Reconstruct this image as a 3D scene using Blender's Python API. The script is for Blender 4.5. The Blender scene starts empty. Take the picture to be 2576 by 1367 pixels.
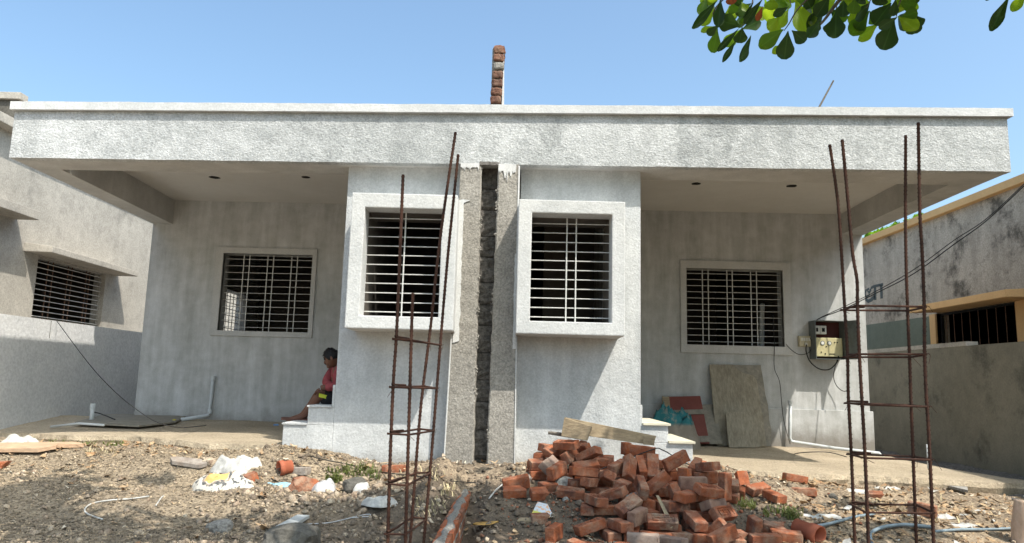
import bpy, bmesh, math, random
import numpy as np
from mathutils import Vector, Matrix, Euler, noise as mn
random.seed(7); RN = np.random.RandomState(7)
S = bpy.context.scene; COL = S.collection
# ------------------------------------------------------------------ camera, world, sun, exposure
# camera solved from the facade's vanishing points; world X runs along the facade, Y away, Z up; origin = lens
CM = np.array([[0.99966219, -0.00604641, 0.02527736], [0.02589273, 0.14742162, -0.98873476], [0.00225187, 0.98905526, 0.14752837]])
CF = 1853.6; CX, CY = 1288.0, 683.5
cd = bpy.data.cameras.new('camera'); cam = bpy.data.objects.new('camera', cd); COL.objects.link(cam)
cam.matrix_world = Matrix(((CM[0][0], -CM[1][0], -CM[2][0], 0), (CM[0][1], -CM[1][1], -CM[2][1], 0), (CM[0][2], -CM[1][2], -CM[2][2], 0), (0, 0, 0, 1)))
cd.sensor_width = 36; cd.lens = CF / 2576 * 36; cd.clip_start = .05; cd.clip_end = 2000
S.camera = cam
LD = Vector((-.90, 1.0, -1.98)).normalized()           # direction the sunlight travels
TS = -LD
w = bpy.data.worlds.new('World'); S.world = w; w.use_nodes = True
nt = w.node_tree; bg = nt.nodes['Background']; sky = nt.nodes.new('ShaderNodeTexSky'); sky.sky_type = 'NISHITA'
sky.sun_disc = False; sky.sun_elevation = math.asin(TS.z); sky.sun_rotation = math.atan2(TS.x, TS.y)
sky.air_density = 1.0; sky.dust_density = 3.6; sky.ozone_density = 2.2; sky.altitude = 0
hz = nt.nodes.new('ShaderNodeMixRGB'); hz.blend_type = 'MULTIPLY'; hz.inputs[0].default_value = 1; hz.inputs[2].default_value = (.94, 1.04, 1.0, 1); nt.links.new(sky.outputs[0], hz.inputs[1]); nt.links.new(hz.outputs[0], bg.inputs[0]); bg.inputs[1].default_value = .15
sl = bpy.data.lights.new('sun', 'SUN'); sl.energy = 2.95; sl.angle = math.radians(.55); sl.color = (1, .94, .84)
so = bpy.data.objects.new('sun', sl); COL.objects.link(so); so.rotation_euler = LD.to_track_quat('-Z', 'Y').to_euler()
S.view_settings.view_transform = 'Standard'; S.view_settings.look = 'None'; S.view_settings.gamma = 1
S.view_settings.exposure = .94
S.render.engine = 'CYCLES'
S.cycles.max_bounces = 8; S.cycles.diffuse_bounces = 5

# ------------------------------------------------------------------ point helpers
def ray(x, y): return CM.T @ np.array([x - CX, y - CY, CF])
def PY(x, y, c): d = ray(x, y); return Vector(d * (c / d[1]))
def PX(x, y, c): d = ray(x, y); return Vector(d * (c / d[0]))
def PZ(x, y, c): d = ray(x, y); return Vector(d * (c / d[2]))
def sst(a, b, x): t = min(1, max(0, (x - a) / (b - a))); return t * t * (3 - 2 * t)
# heights of the terrain where the photo shows its contact with walls, steps and slabs
GC = [PY(x, y, c) for x, y, c in ((5, 1104, 8.3), (101, 1114, 8.0), (220, 1116, 7.75), (338, 1118, 7.65), (507, 1130, 7.25), (642, 1136, 7.15), (712, 1121, 7.05), (800, 1132, 7.05), (865, 1140, 7.05), (905, 1157, 7.05), (981, 1169, 7.04), (1062, 1162, 7.0),
      (1128, 1167, 6.88), (1190, 1169, 6.88), (1227, 1167, 6.88), (1295, 1168, 6.88), (1400, 1166, 7.0), (1600, 1166, 7.0), (1747, 1168, 7.05), (1820, 1176, 7.2), (1900, 1201, 7.1), (2030, 1217, 7.15), (2150, 1223, 7.3), (2300, 1228, 7.45), (2448, 1241, 7.6), (2572, 1252, 7.75))]
GC += [Vector(q) for q in ((-5.5, 9, -.83), (-4, 8.6, -.84), (-3, 8.3, -.84), (-2, 8.2, -.84), (0, 8.5, -.86), (2, 8, -.9), (3, 8, -.95), (4.5, 8.3, -1.0), (5.4, 9, -1.04), (5.4, 12, -1.04), (-5.5, 13, -.84), (0, 12, -.86), (-9, 9, -.8), (9, 9, -1.05), (0, 30, -.9), (-20, 20, -.8), (20, 20, -1),
      (-4.2, 6.6, -.88), (-2.8, 6.1, -.92), (-1.4, 6.1, -.92), (-.8, 6.0, -.88), (.5, 6.1, -.86), (1.2, 6.1, -.91), (2, 6.1, -.95), (3, 6.4, -1.0), (4, 6.7, -1.02), (5.2, 7, -1.05),
      (-3.2, 5.0, -1.06), (-2, 5.1, -1.05), (-1, 5.1, -1.05), (0, 5.1, -1.06), (1, 5.1, -1.07), (2, 5.2, -1.08), (3, 5.4, -1.10), (4, 5.6, -1.13), (6, 6, -1.15), (-5, 5.2, -1.03), (-7, 5, -1.0), (-4, 4, -1.2), (0, 4, -1.24), (4, 4, -1.27), (-6, 0, -1.6), (0, 0, -1.62), (6, 0, -1.64), (0, -6, -2.1), (-12, -4, -2), (12, -4, -2), (0, -40, -3), (60, 0, -1.8), (-60, 0, -1.6))]
_GC = np.array([tuple(p) for p in GC]); _GZ = {}
def gz0(x, y):
    k = (round(x, 2), round(y, 2))
    if k in _GZ: return _GZ[k]
    d2 = (_GC[:, 0] - x) ** 2 + ((_GC[:, 1] - y) * 1.3) ** 2 + .012; w_ = d2 ** -2.0; z = float((w_ * _GC[:, 2]).sum() / w_.sum())
    if 5 < y < 7:
        z += .07 * math.exp(-((x - .35) ** 2 / .16 + (y - 6.25) ** 2 / .10)) + .05 * math.exp(-((x + .75) ** 2 / .10 + (y - 6.0) ** 2 / .3))
    if 3.8 < y < 6.4: z += .15 * math.exp(-((x + .53) ** 2 / .016)) + .07 * math.exp(-((x + .12) ** 2 / .012)) * sst(6.4, 6.0, y)
    if 4 < y < 6.8: z -= .07 * math.exp(-((x + .26) ** 2 / .03)) * sst(6.6, 6.25, y)
    _GZ[k] = z; return z
def gz(x, y): return gz0(x, y) + .018 * mn.fractal(Vector((x * 1.6, y * 1.6, 3)), 1.0, 2.0, 4) * sst(.05, .5, abs(y - 7)) + .010 * mn.noise(Vector((x * 7, y * 7, 1)))
def PG(px, py):                                        # where the line of sight through a point of the photo meets the ground
    d = ray(px, py); d = d / d[1]; y = 3.0
    while y < 14:
        if d[2] * y <= gz(d[0] * y, y): break
        y += .01
    return Vector((d[0] * y, y, gz(d[0] * y, y)))

# ------------------------------------------------------------------ object helpers
def tag(o, label=None, cat=None, group=None, kind=None):
    if label: o['label'] = label
    if cat: o['category'] = cat
    if group: o['group'] = group
    if kind: o['kind'] = kind
    return o
def empty(name, loc, label=None, cat=None, group=None):
    o = bpy.data.objects.new(name, None); o.location = loc; o.empty_display_size = .1; COL.objects.link(o)
    return tag(o, label, cat, group)
def link(name, me, mat=None, parent=None, smooth=False):
    if mat is not None and not me.materials: me.materials.append(mat)
    if smooth: me.polygons.foreach_set('use_smooth', [True] * len(me.polygons))
    o = bpy.data.objects.new(name, me); COL.objects.link(o)
    if parent:
        o.parent = parent
        bpy_parent_fix(o, parent)
    return o
def wloc(o):
    v = Vector(o.location)
    return v + (wloc(o.parent) if o.parent else Vector((0, 0, 0)))
def bpy_parent_fix(o, p): o.location = -wloc(p)          # geometry is written in world coordinates; every empty is unrotated
def mesh(name, vs, fs):
    me = bpy.data.meshes.new(name); me.from_pydata([tuple(v) for v in vs], [], fs); me.update(); return me
def obj(name, vs, fs, mat, parent=None, smooth=False): return link(name, mesh(name, vs, fs), mat, parent, smooth)
class MB:
    def __init__(s): s.v = []; s.f = []
    def add(s, vs, fs):
        n = len(s.v); s.v += [tuple(v) for v in vs]; s.f += [[i + n for i in f] for f in fs]; return s
    def hexa(s, p):                                      # 8 points: bottom 4 ccw, top 4 ccw
        return s.add(p, [(3, 2, 1, 0), (4, 5, 6, 7), (0, 1, 5, 4), (1, 2, 6, 5), (2, 3, 7, 6), (3, 0, 4, 7)])
    def box(s, x0, x1, y0, y1, z0, z1):
        return s.hexa([(x0, y0, z0), (x1, y0, z0), (x1, y1, z0), (x0, y1, z0), (x0, y0, z1), (x1, y0, z1), (x1, y1, z1), (x0, y1, z1)])
    def bx(s, M, sx, sy, sz):
        P = [M @ Vector((a * sx / 2, b * sy / 2, c * sz / 2)) for c in (-1, 1) for a, b in ((-1, -1), (1, -1), (1, 1), (-1, 1))]
        return s.hexa(P)
    def prism(s, poly, y0, y1):                          # poly in (x,z), ccw seen from -Y
        n = len(poly); s.add([(x, y0, z) for x, z in poly] + [(x, y1, z) for x, z in poly],
            [list(range(n)), list(range(2 * n - 1, n - 1, -1))] + [(j, i, i + n, j + n) for i, j in ((k, (k + 1) % n) for k in range(n))]); return s
    def ring(s, o, h, y0, y1):                           # rectangular frame; o,h = (x0,x1,z0,z1) or 4-corner lists
        q = lambda r: [(r[0], r[2]), (r[1], r[2]), (r[1], r[3]), (r[0], r[3])] if not isinstance(r[0], tuple) else list(r)
        A, B = q(o), q(h); v = [(x, y, z) for y in (y0, y1) for L in (A, B) for x, z in L]; f = []
        for i in range(4):
            j = (i + 1) % 4
            f += [(i, j, j + 4, i + 4), (i + 8, i + 12, j + 12, j + 8), (i, i + 8, j + 8, j), (i + 4, j + 4, j + 12, i + 12)]
        return s.add(v, f)
    def tube(s, pts, r, n=8, caps=True):
        pts = [Vector(p) for p in pts]; rr = r if isinstance(r, (list, tuple)) else [r] * len(pts); vs = []; fs = []
        up = Vector((.13, .31, .94))
        for i, p in enumerate(pts):
            t = (pts[min(i + 1, len(pts) - 1)] - pts[max(i - 1, 0)]).normalized()
            a = t.cross(up)
            if a.length < .05: a = t.cross(Vector((1, 0, 0)))
            a.normalize(); b = t.cross(a)
            for k in range(n):
                an = 2 * math.pi * k / n; vs.append(p + (a * math.cos(an) + b * math.sin(an)) * rr[i])
        for i in range(len(pts) - 1):
            for k in range(n): fs.append((i * n + k, i * n + (k + 1) % n, (i + 1) * n + (k + 1) % n, (i + 1) * n + k))
        if caps: fs += [list(range(n - 1, -1, -1)), [(len(pts) - 1) * n + k for k in range(n)]]
        return s.add(vs, fs)
    def sphere(s, c, r, nu=10, nv=7, sc=(1, 1, 1)):
        vs = []; fs = []
        for i in range(nv + 1):
            th = math.pi * i / nv
            for k in range(nu):
                ph = 2 * math.pi * k / nu; vs.append((c[0] + r * sc[0] * math.sin(th) * math.cos(ph), c[1] + r * sc[1] * math.sin(th) * math.sin(ph), c[2] + r * sc[2] * math.cos(th)))
        for i in range(nv):
            for k in range(nu): fs.append((i * nu + k, (i + 1) * nu + k, (i + 1) * nu + (k + 1) % nu, i * nu + (k + 1) % nu))
        return s.add(vs, fs)
    def make(s, name, mat, parent=None, smooth=False, clean=False, bevel=0):
        me = mesh(name, s.v, s.f)
        if clean or bevel:
            bm = bmesh.new(); bm.from_mesh(me); bmesh.ops.remove_doubles(bm, verts=bm.verts, dist=1e-5); bmesh.ops.recalc_face_normals(bm, faces=bm.faces)
            if bevel: bmesh.ops.bevel(bm, geom=[e for e in bm.edges if len(e.link_faces) == 2 and e.calc_face_angle(0) > .5], offset=bevel, segments=2, affect='EDGES', profile=.6)
            bm.to_mesh(me); bm.free()
        return link(name, me, mat, parent, smooth)
def smooth_path(pts, n=8):                                # Catmull-Rom
    P = [Vector(p) for p in pts]; P = [P[0]] + P + [P[-1]]; out = []
    for i in range(1, len(P) - 2):
        for k in range(n):
            t = k / n; a, b, c, d = P[i - 1], P[i], P[i + 1], P[i + 2]
            out.append(.5 * ((2 * b) + (c - a) * t + (2 * a - 5 * b + 4 * c - d) * t * t + (3 * b - a - 3 * c + d) * t ** 3))
    return out + [P[-2]]

# ------------------------------------------------------------------ materials
class N:
    def __init__(s, name, rough=.9):
        s.m = bpy.data.materials.new(name); s.m.use_nodes = True; s.t = s.m.node_tree; s.b = s.t.nodes['Principled BSDF']
        s.b.inputs['Roughness'].default_value = rough; s.b.inputs['Specular IOR Level'].default_value = .25
    def n(s, ty, **k):
        x = s.t.nodes.new('ShaderNode' + ty)
        for a, v in k.items(): setattr(x, a, v)
        return x
    def L(s, a, b): s.t.links.new(a, b)
    def pos(s, obj=False, scale=(1, 1, 1), rot=(0, 0, 0)):
        if obj: c = s.n('TexCoord').outputs['Object']
        else: c = s.n('NewGeometry').outputs['Position']
        m = s.n('Mapping'); m.inputs['Scale'].default_value = scale; m.inputs['Rotation'].default_value = rot; s.L(c, m.inputs['Vector']); return m.outputs[0]
    def noise(s, v, scale, detail=4, rough=.6, lo=None, hi=None, dist=0):
        x = s.n('TexNoise'); x.inputs['Scale'].default_value = scale; x.inputs['Detail'].default_value = detail; x.inputs['Roughness'].default_value = rough; x.inputs['Distortion'].default_value = dist
        s.L(v, x.inputs['Vector']); o = x.outputs[0]
        return s.rng(o, lo, hi) if lo is not None else o
    def vor(s, v, scale, out='Distance', feature='F1'):
        x = s.n('TexVoronoi', feature=feature); x.inputs['Scale'].default_value = scale; s.L(v, x.inputs['Vector']); return x.outputs[out]
    def rng(s, o, lo, hi, a=0, b=1):
        x = s.n('MapRange'); x.inputs[1].default_value = lo; x.inputs[2].default_value = hi; x.inputs[3].default_value = a; x.inputs[4].default_value = b; s.L(o, x.inputs[0]); return x.outputs[0]
    def mix(s, f, a, b, mode='MIX'):
        x = s.n('MixRGB', blend_type=mode)
        for i, v in ((0, f), (1, a), (2, b)):
            if isinstance(v, (int, float)): x.inputs[i].default_value = v if i == 0 else (v, v, v, 1)
            elif isinstance(v, tuple): x.inputs[i].default_value = (*v, 1)
            else: s.L(v, x.inputs[i])
        return x.outputs[0]
    def math(s, op, a, b=0, c=None):
        x = s.n('Math', operation=op)
        for i, v in enumerate((a, b)):
            if isinstance(v, (int, float)): x.inputs[i].default_value = v
            else: s.L(v, x.inputs[i])
        return x.outputs[0]
    def col(s, c): (s.L(c, s.b.inputs['Base Color']) if not isinstance(c, tuple) else setattr(s.b.inputs['Base Color'], 'default_value', (*c, 1))); return s
    def bump(s, h, dist=.005, strength=1):
        x = s.n('Bump'); x.inputs['Distance'].default_value = dist; x.inputs['Strength'].default_value = strength; s.L(h, x.inputs['Height']); s.L(x.outputs[0], s.b.inputs['Normal']); return s
    def sep(s, v, i): x = s.n('SeparateXYZ'); s.L(v, x.inputs[0]); return x.outputs[i]
def simple(name, c, rough=.7, metal=0, spec=.25, var=0, vs=12):
    m = N(name, rough); m.b.inputs['Metallic'].default_value = metal; m.b.inputs['Specular IOR Level'].default_value = spec
    if var:
        v = m.pos(True); f = m.noise(v, vs, 5, .65, .35, .65); m.col(m.mix(f, tuple(x * (1 - var) for x in c), tuple(min(1, x * (1 + var)) for x in c)))
    else: m.col(c)
    return m.m
def plaster(name, light, dark, big=.5, streak=.3, grain=.5, bump=.006, gscale=75, panels=0, mid=.25, dirt=None, spots=0, spotc=(.06, .06, .06), amb=.5, squash=1.0):
    m = N(name, .95); p = m.pos(); ps = m.pos(scale=(1, 1, .12)); pf = m.pos(scale=(1, 1, squash))
    f = m.noise(p, 1.1, 5, .6, .5 - .5 * big * .5 - .1, .5 + .5 * big * .5 + .1)
    st = m.noise(ps, 6, 5, .65, .38, .68)
    md = m.noise(p, 7, 4, .6, .35, .68)
    gr = m.noise(pf, gscale, 3, .7, .36, .64)
    a = m.mix(streak, f, st); a = m.mix(mid, a, md)
    if panels:
        x = m.math('FLOOR', m.math('MULTIPLY', m.math('ADD', m.sep(p, 0), m.noise(p, 3, 2, .5)), panels)); wn = m.n('TexWhiteNoise', noise_dimensions='1D'); m.L(x, wn.inputs['W'])
        a = m.mix(.28, a, wn.outputs[0])
    c = m.mix(a, dark, light)
    g2 = m.mix(gr, (1 - grain,) * 3, (1 + grain * .45,) * 3)
    c = m.mix(1, c, g2, 'MULTIPLY')
    if spots:
        sp = m.noise(p, 1.9, 7, .74, .5 + .06 / spots, .5 + .5 / spots); c = m.mix(m.math('MULTIPLY', sp, .85), c, spotc)
    if dirt:
        zz_ = m.math('ADD', m.sep(p, 2), m.math('MULTIPLY', m.math('SUBTRACT', m.noise(p, 5, 6, .7), .5), .45)); c = m.mix(m.math('MULTIPLY', m.rng(zz_, dirt[0], dirt[1]), .75), c, (.17, .15, .125))
    m.col(c)
    h = m.mix(.5, m.noise(pf, gscale * .8, 3, .65), m.noise(p, 14, 3, .5)); m.bump(h, bump); return m
M = {}
M['fascia'] = plaster('whitewash_fascia_rough', (.70, .71, .71), (.27, .285, .285), big=.8, mid=.45, streak=.15, grain=.30, bump=.018, gscale=55, panels=1.9, squash=1.3).m  # patchy grey and white tone of the fascia whitewash itself
M['plaster'] = plaster('whitewash_porch', (.67, .68, .69), (.32, .325, .31), dirt=(-.44, -.70), big=.8, streak=.55, grain=.12, bump=.003, gscale=95).m
M['bay'] = plaster('whitewash_bay', (.69, .70, .70), (.38, .395, .40), dirt=(-.66, -.86), big=.9, streak=.45, grain=.14, bump=.011, gscale=65).m
M['box'] = plaster('whitewash_window_box', (.70, .70, .69), (.44, .45, .45), big=.9, streak=.2, grain=.12, bump=.008, gscale=60).m
M['frame'] = plaster('whitewash_window_band', (.60, .60, .59), (.42, .42, .41), streak=.3, grain=.12, bump=.002).m
M['ceil'] = plaster('porch_ceiling', (.64, .63, .61), (.56, .545, .52), streak=.0, grain=.05, bump=.001).m
M['beam'] = plaster('soffit_cement', (.62, .615, .60), (.37, .365, .35), streak=.2, grain=.10, bump=.003).m
M['pier'] = plaster('raw_cement_render', (.40, .375, .335), (.24, .225, .20), streak=.2, grain=.35, bump=.014, gscale=60).m
M['gap'] = plaster('dark_rough_mortar', (.20, .185, .17), (.075, .07, .062), streak=.1, grain=.5, bump=.02, gscale=30).m  # dark mottled mortar tone, shared by the joint and the gutter soil
M['neighl'] = plaster('neighbour_cement_left', (.56, .52, .46), (.31, .29, .255), streak=.1, big=.8, grain=.20, bump=.006, gscale=45, spots=1.7, spotc=(.17, .16, .145)).m
M['compl'] = plaster('compound_wall_whitewash', (.84, .84, .84), (.62, .63, .64), streak=.1, grain=.14, bump=.010, gscale=26).m
M['neighr'] = plaster('mouldy_wall_right', (.66, .565, .45), (.33, .28, .22), streak=.5, big=.9, grain=.25, bump=.005, gscale=40, spots=3.4, spotc=(.075, .065, .05)).m
M['compr'] = plaster('stained_wall_right', (.30, .28, .225), (.16, .15, .12), streak=.1, big=.9, grain=.12, bump=.004, gscale=40, spots=2.2, spotc=(.05, .05, .045)).m
M['green'] = plaster('faded_green_band', (.22, .24, .18), (.14, .155, .12), grain=.3, streak=.3, spots=.9, spotc=(.08, .08, .07)).m
M['yellow'] = plaster('ochre_paint', (.82, .52, .24), (.68, .41, .19), grain=.08, streak=.2, bump=.002).m
M['letter'] = plaster('faded_letter_paint', (.13, .15, .14), (.09, .10, .10), grain=.4, bump=.001).m
M['interior'] = simple('interior_wall_and_shade_panel', (.13, .115, .10), .9, var=.15, vs=3)
M['whitepaint'] = plaster('wet_white_paint', (.70, .70, .69), (.50, .50, .49), grain=.15, bump=.003).m
M['bar'] = simple('grille_white_enamel', (.56, .56, .54), .5, var=.15, vs=30)
M['barrust'] = simple('grille_rusty', (.16, .09, .06), .8, var=.5, vs=30)
M['pvc'] = simple('white_pvc', (.52, .55, .56), .45, spec=.5, var=.06)
M['pvcgrey'] = simple('grey_pvc_hose', (.20, .26, .30), .5, spec=.5, var=.2)
M['cable'] = simple('black_cable', (.025, .025, .025), .5)
M['dark'] = simple('flat_black', (.012, .012, .012), .9)
M['tread'] = simple('cream_stone_tread', (.62, .58, .46), .6, var=.1, vs=5)
def rebar_mat():
    m = N('rusty_steel', .85); v = m.pos(); f = m.noise(v, 9, 5, .7, .35, .65); g = m.noise(v, 90, 3, .6, .4, .65)
    c = m.mix(f, (.022, .012, .010), (.058, .025, .017)); c = m.mix(m.math('MULTIPLY', g, .45), c, (.11, .048, .025)); m.col(c); m.bump(g, .0008); return m.m
M['rebar'] = rebar_mat()
def brick_mat(name, a, b, soot=.35, dust=.35):
    m = N(name, .95); v = m.pos(True); oi = m.n('ObjectInfo'); r = oi.outputs['Random']
    va = m.n('VectorMath', operation='ADD'); m.L(v, va.inputs[0]); cx = m.n('CombineXYZ'); m.L(m.math('MULTIPLY', r, 37.), cx.inputs[0]); m.L(m.math('MULTIPLY', r, 91.), cx.inputs[1]); m.L(cx.outputs[0], va.inputs[1]); v = va.outputs[0]
    c = m.mix(m.noise(v, 14, 5, .65, .35, .65), a, b)
    c = m.mix(m.rng(r, .15, 1, 0, .75), c, m.mix(m.noise(v, 4, 3, .6, .4, .6), (.18, .08, .052), (.32, .145, .085)))
    k = m.noise(v, 7, 5, .7, .50, .64); c = m.mix(m.math('MULTIPLY', k, m.rng(r, .25, 1, 0, soot * 1.9)), c, (.085, .048, .042))
    d = m.noise(v, 8, 6, .75, .46, .66); c = m.mix(m.math('MULTIPLY', d, m.rng(r, 0, 1, dust * .5, dust * 1.5)), c, (.40, .30, .215))
    s = m.noise(v, 70, 3, .7, .6, .72); c = m.mix(m.math('MULTIPLY', s, .5), c, (.10, .045, .03))
    m.col(c); h = m.mix(.5, m.noise(v, 55, 4, .7), m.noise(v, 160, 3, .6)); m.bump(h, .009); return m.m
M['brick'] = brick_mat('clay_brick', (.42, .120, .046), (.22, .074, .040), soot=.45, dust=.6)
M['brickshade'] = brick_mat('shaded_wall_brick', (.14, .065, .045), (.085, .05, .042), dust=.3)  # roof stub brick, its colour darkened to read as standing in shade
M['brickgrey'] = brick_mat('cement_coated_brick', (.36, .32, .28), (.24, .20, .17), dust=.4, soot=.2)
M['mortar'] = plaster('grey_mortar', (.34, .32, .29), (.20, .19, .17), grain=.4, bump=.01, gscale=50).m
def ground_mat():
    m = N('site_ground', 1.0); p = m.pos(); x = m.sep(p, 0)
    big = m.noise(p, 1.3, 5, .6, .35, .65); md = m.noise(p, 9, 5, .7, .35, .66); fi = m.noise(p, 60, 4, .75, .36, .64)
    soil = m.mix(big, (.14, .10, .068), (.38, .285, .19)); grav = m.mix(m.mix(.5, md, big), (.13, .10, .07), (.40, .315, .21))
    f = m.rng(m.math('ADD', x, m.math('MULTIPLY', m.noise(p, 1.6, 3, .5), 1.6)), -1.4, -.2)
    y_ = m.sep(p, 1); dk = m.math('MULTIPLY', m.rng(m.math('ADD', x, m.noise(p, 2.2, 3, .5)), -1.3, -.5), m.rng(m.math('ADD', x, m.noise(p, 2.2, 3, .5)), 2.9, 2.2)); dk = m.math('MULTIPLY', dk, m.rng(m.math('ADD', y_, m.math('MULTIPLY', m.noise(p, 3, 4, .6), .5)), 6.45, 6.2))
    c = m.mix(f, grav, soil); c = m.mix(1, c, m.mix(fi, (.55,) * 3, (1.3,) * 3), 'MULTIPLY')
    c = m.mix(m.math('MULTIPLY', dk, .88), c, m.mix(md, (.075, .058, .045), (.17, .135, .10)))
    vc = m.n('TexVoronoi'); vc.inputs['Scale'].default_value = 48; m.L(p, vc.inputs['Vector']); hv = m.n('SeparateColor'); m.L(vc.outputs['Color'], hv.inputs[0])
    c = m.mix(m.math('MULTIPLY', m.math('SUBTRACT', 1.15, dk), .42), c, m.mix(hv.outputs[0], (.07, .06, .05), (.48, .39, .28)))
    m.col(c); h = m.mix(.5, m.vor(p, 48), m.noise(p, 110, 4, .7)); m.bump(h, .016); return m.m
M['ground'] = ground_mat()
def apron_mat():
    m = N('concrete_apron', .95); p = m.pos(); a = m.noise(p, 1.4, 6, .65, .35, .65); b = m.noise(m.pos(scale=(1, 4, 1)), 6, 6, .75, .35, .68); g = m.noise(p, 45, 4, .7, .35, .65)
    c = m.mix(a, (.44, .365, .26), (.60, .50, .365)); c = m.mix(m.math('MULTIPLY', b, .6), c, (.33, .275, .21)); c = m.mix(1, c, m.mix(g, (.72,) * 3, (1.15,) * 3), 'MULTIPLY')
    m.col(c); m.bump(m.mix(.5, b, g), .012); return m.m
M['apron'] = apron_mat()
def wood_mat(name, a, b, sc=(1, 1, 1)):
    m = N(name, .85); v = m.pos(True, sc); f = m.noise(v, 9, 6, .7, .33, .67); g = m.noise(m.pos(True), 5, 5, .7, .45, .7)
    c = m.mix(f, a, b); c = m.mix(m.math('MULTIPLY', g, .4), c, (.14, .12, .09)); m.col(c); m.bump(f, .002); return m.m
M['wood'] = wood_mat('weathered_formwork_wood', (.26, .20, .13), (.42, .33, .21), (.6, 6, 6))
M['ply'] = wood_mat('stained_plywood', (.23, .20, .15), (.38, .345, .27), (4, 4, .6))
M['plygrey'] = wood_mat('grey_plywood', (.20, .19, .16), (.32, .29, .24), (2, 2, 2))
M['maroon'] = simple('maroon_laminate', (.20, .062, .05), .6, var=.12, vs=6)
M['marble'] = simple('grey_marble_offcut', (.42, .44, .44), .35, spec=.5, var=.15, vs=8)
M['terracotta'] = simple('orange_clay_pipe', (.40, .12, .065), .7, var=.15, vs=10)
def stone_mat(name, pal):
    m = N(name, .95); r = m.n('ObjectInfo').outputs['Random']; p = m.pos(); wn = m.vor(p, 22, 'Color'); s = m.n('SeparateColor'); m.L(wn, s.inputs[0])
    c = m.mix(s.outputs[0], pal[0], pal[1]); c = m.mix(m.math('MULTIPLY', s.outputs[1], .5), c, pal[2]); g = m.noise(p, 80, 3, .6, .35, .65)
    c = m.mix(1, c, m.mix(g, (.75,) * 3, (1.12,) * 3), 'MULTIPLY'); m.col(c); m.bump(g, .002); return m.m
M['gravel'] = stone_mat('crushed_stone', [(.07, .058, .045), (.56, .44, .30), (.20, .16, .115)])
M['rubble'] = stone_mat('pale_rubble', [(.18, .15, .12), (.56, .47, .35), (.32, .21, .14)])
M['litter'] = stone_mat('dry_leaf_litter', [(.34, .20, .10), (.56, .43, .27), (.16, .09, .06)])
M['rock'] = plaster('pale_rock', (.46, .45, .42), (.24, .23, .21), grain=.35, bump=.01, gscale=40).m
M['rockdark'] = plaster('dark_rock', (.15, .14, .12), (.085, .08, .07), grain=.3, bump=.01, gscale=40).m
def leaf_mat(name, c, tr, back=.5):
    m = N(name, .45); m.b.inputs['Specular IOR Level'].default_value = .35
    v = m.pos(True); ve = m.noise(v, 30, 3, .6, .4, .6); x = m.sep(v, 0); wv = m.n('TexWave'); wv.inputs['Scale'].default_value = 14; m.L(v, wv.inputs[0])
    cc = m.mix(m.math('MULTIPLY', wv.outputs[1], .3), c, tuple(q * .7 for q in c)); cc = m.mix(m.math('MULTIPLY', ve, .4), cc, tuple(q * 1.3 for q in c)); rib = m.rng(m.math('ABSOLUTE', x), .008, .022, 1, 0); cc = m.mix(m.math('MULTIPLY', rib, .6), cc, tuple(min(1, q * 2.6) for q in c)); m.col(cc)
    t = m.n('BsdfTranslucent'); m.L(m.mix(m.math('MULTIPLY', wv.outputs[1], .3), tr, tuple(q * .6 for q in tr)), t.inputs[0]); mx = m.n('MixShader'); mx.inputs[0].default_value = back
    out = m.t.nodes['Material Output']; m.L(m.b.outputs[0], mx.inputs[1]); m.L(t.outputs[0], mx.inputs[2]); m.L(mx.outputs[0], out.inputs[0]); return m.m
M['leafd'] = leaf_mat('leaf_dark_green', (.035, .075, .022), (.05, .11, .012), .35)
M['leafg'] = leaf_mat('leaf_green', (.045, .10, .018), (.20, .36, .015), .55)
M['leafy'] = leaf_mat('leaf_yellow_green', (.09, .16, .02), (.42, .58, .02), .65)
M['leafr'] = leaf_mat('leaf_red', (.30, .08, .03), (.45, .10, .03), .5)
M['bark'] = simple('grey_bark', (.16, .14, .115), .9, var=.35, vs=25)
M['weed'] = leaf_mat('weed_green', (.14, .17, .05), (.22, .26, .06), .35)
M['straw'] = simple('straw', (.50, .42, .26), .8, var=.2)
M['plastic'] = simple('white_woven_plastic', (.46, .45, .42), .5, spec=.5, var=.35, vs=14)
M['plasticgrey'] = simple('dirty_grey_polythene', (.42, .42, .42), .4, spec=.5, var=.3, vs=20)
# ------------------------------------------------------------------ ground and aprons
def grid_surface(name, xs, ys, fz, mat, kind='structure', smooth=True, parent=None):
    nx, ny = len(xs), len(ys); vs = [(x, y, fz(x, y)) for y in ys for x in xs]
    fs = [(j * nx + i, j * nx + i + 1, (j + 1) * nx + i + 1, (j + 1) * nx + i) for j in range(ny - 1) for i in range(nx - 1)]
    o = obj(name, vs, fs, mat, parent, smooth); tag(o, kind=kind); return o
def lin(a, b, n): return [a + (b - a) * i / (n - 1) for i in range(n)]
xs = [-300, -80, -30, -15, -9] + lin(-7, 7, 330) + [9, 15, 30, 80, 300]
ys = [-300, -60, -15, -5, 0, 2, 3.5] + lin(4.3, 8.8, 150) + lin(8.9, 14, 16) + [18, 30, 60, 150, 400]
def gfine(x, y):
    z = gz(x, y)
    if abs(x) < 7 and 4.2 < y < 9: z += .010 * mn.fractal(Vector((x * 16, y * 16, 5)), .8, 2.1, 3)
    return z
grid_surface('ground', xs, ys, gfine, M['ground'])
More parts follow.
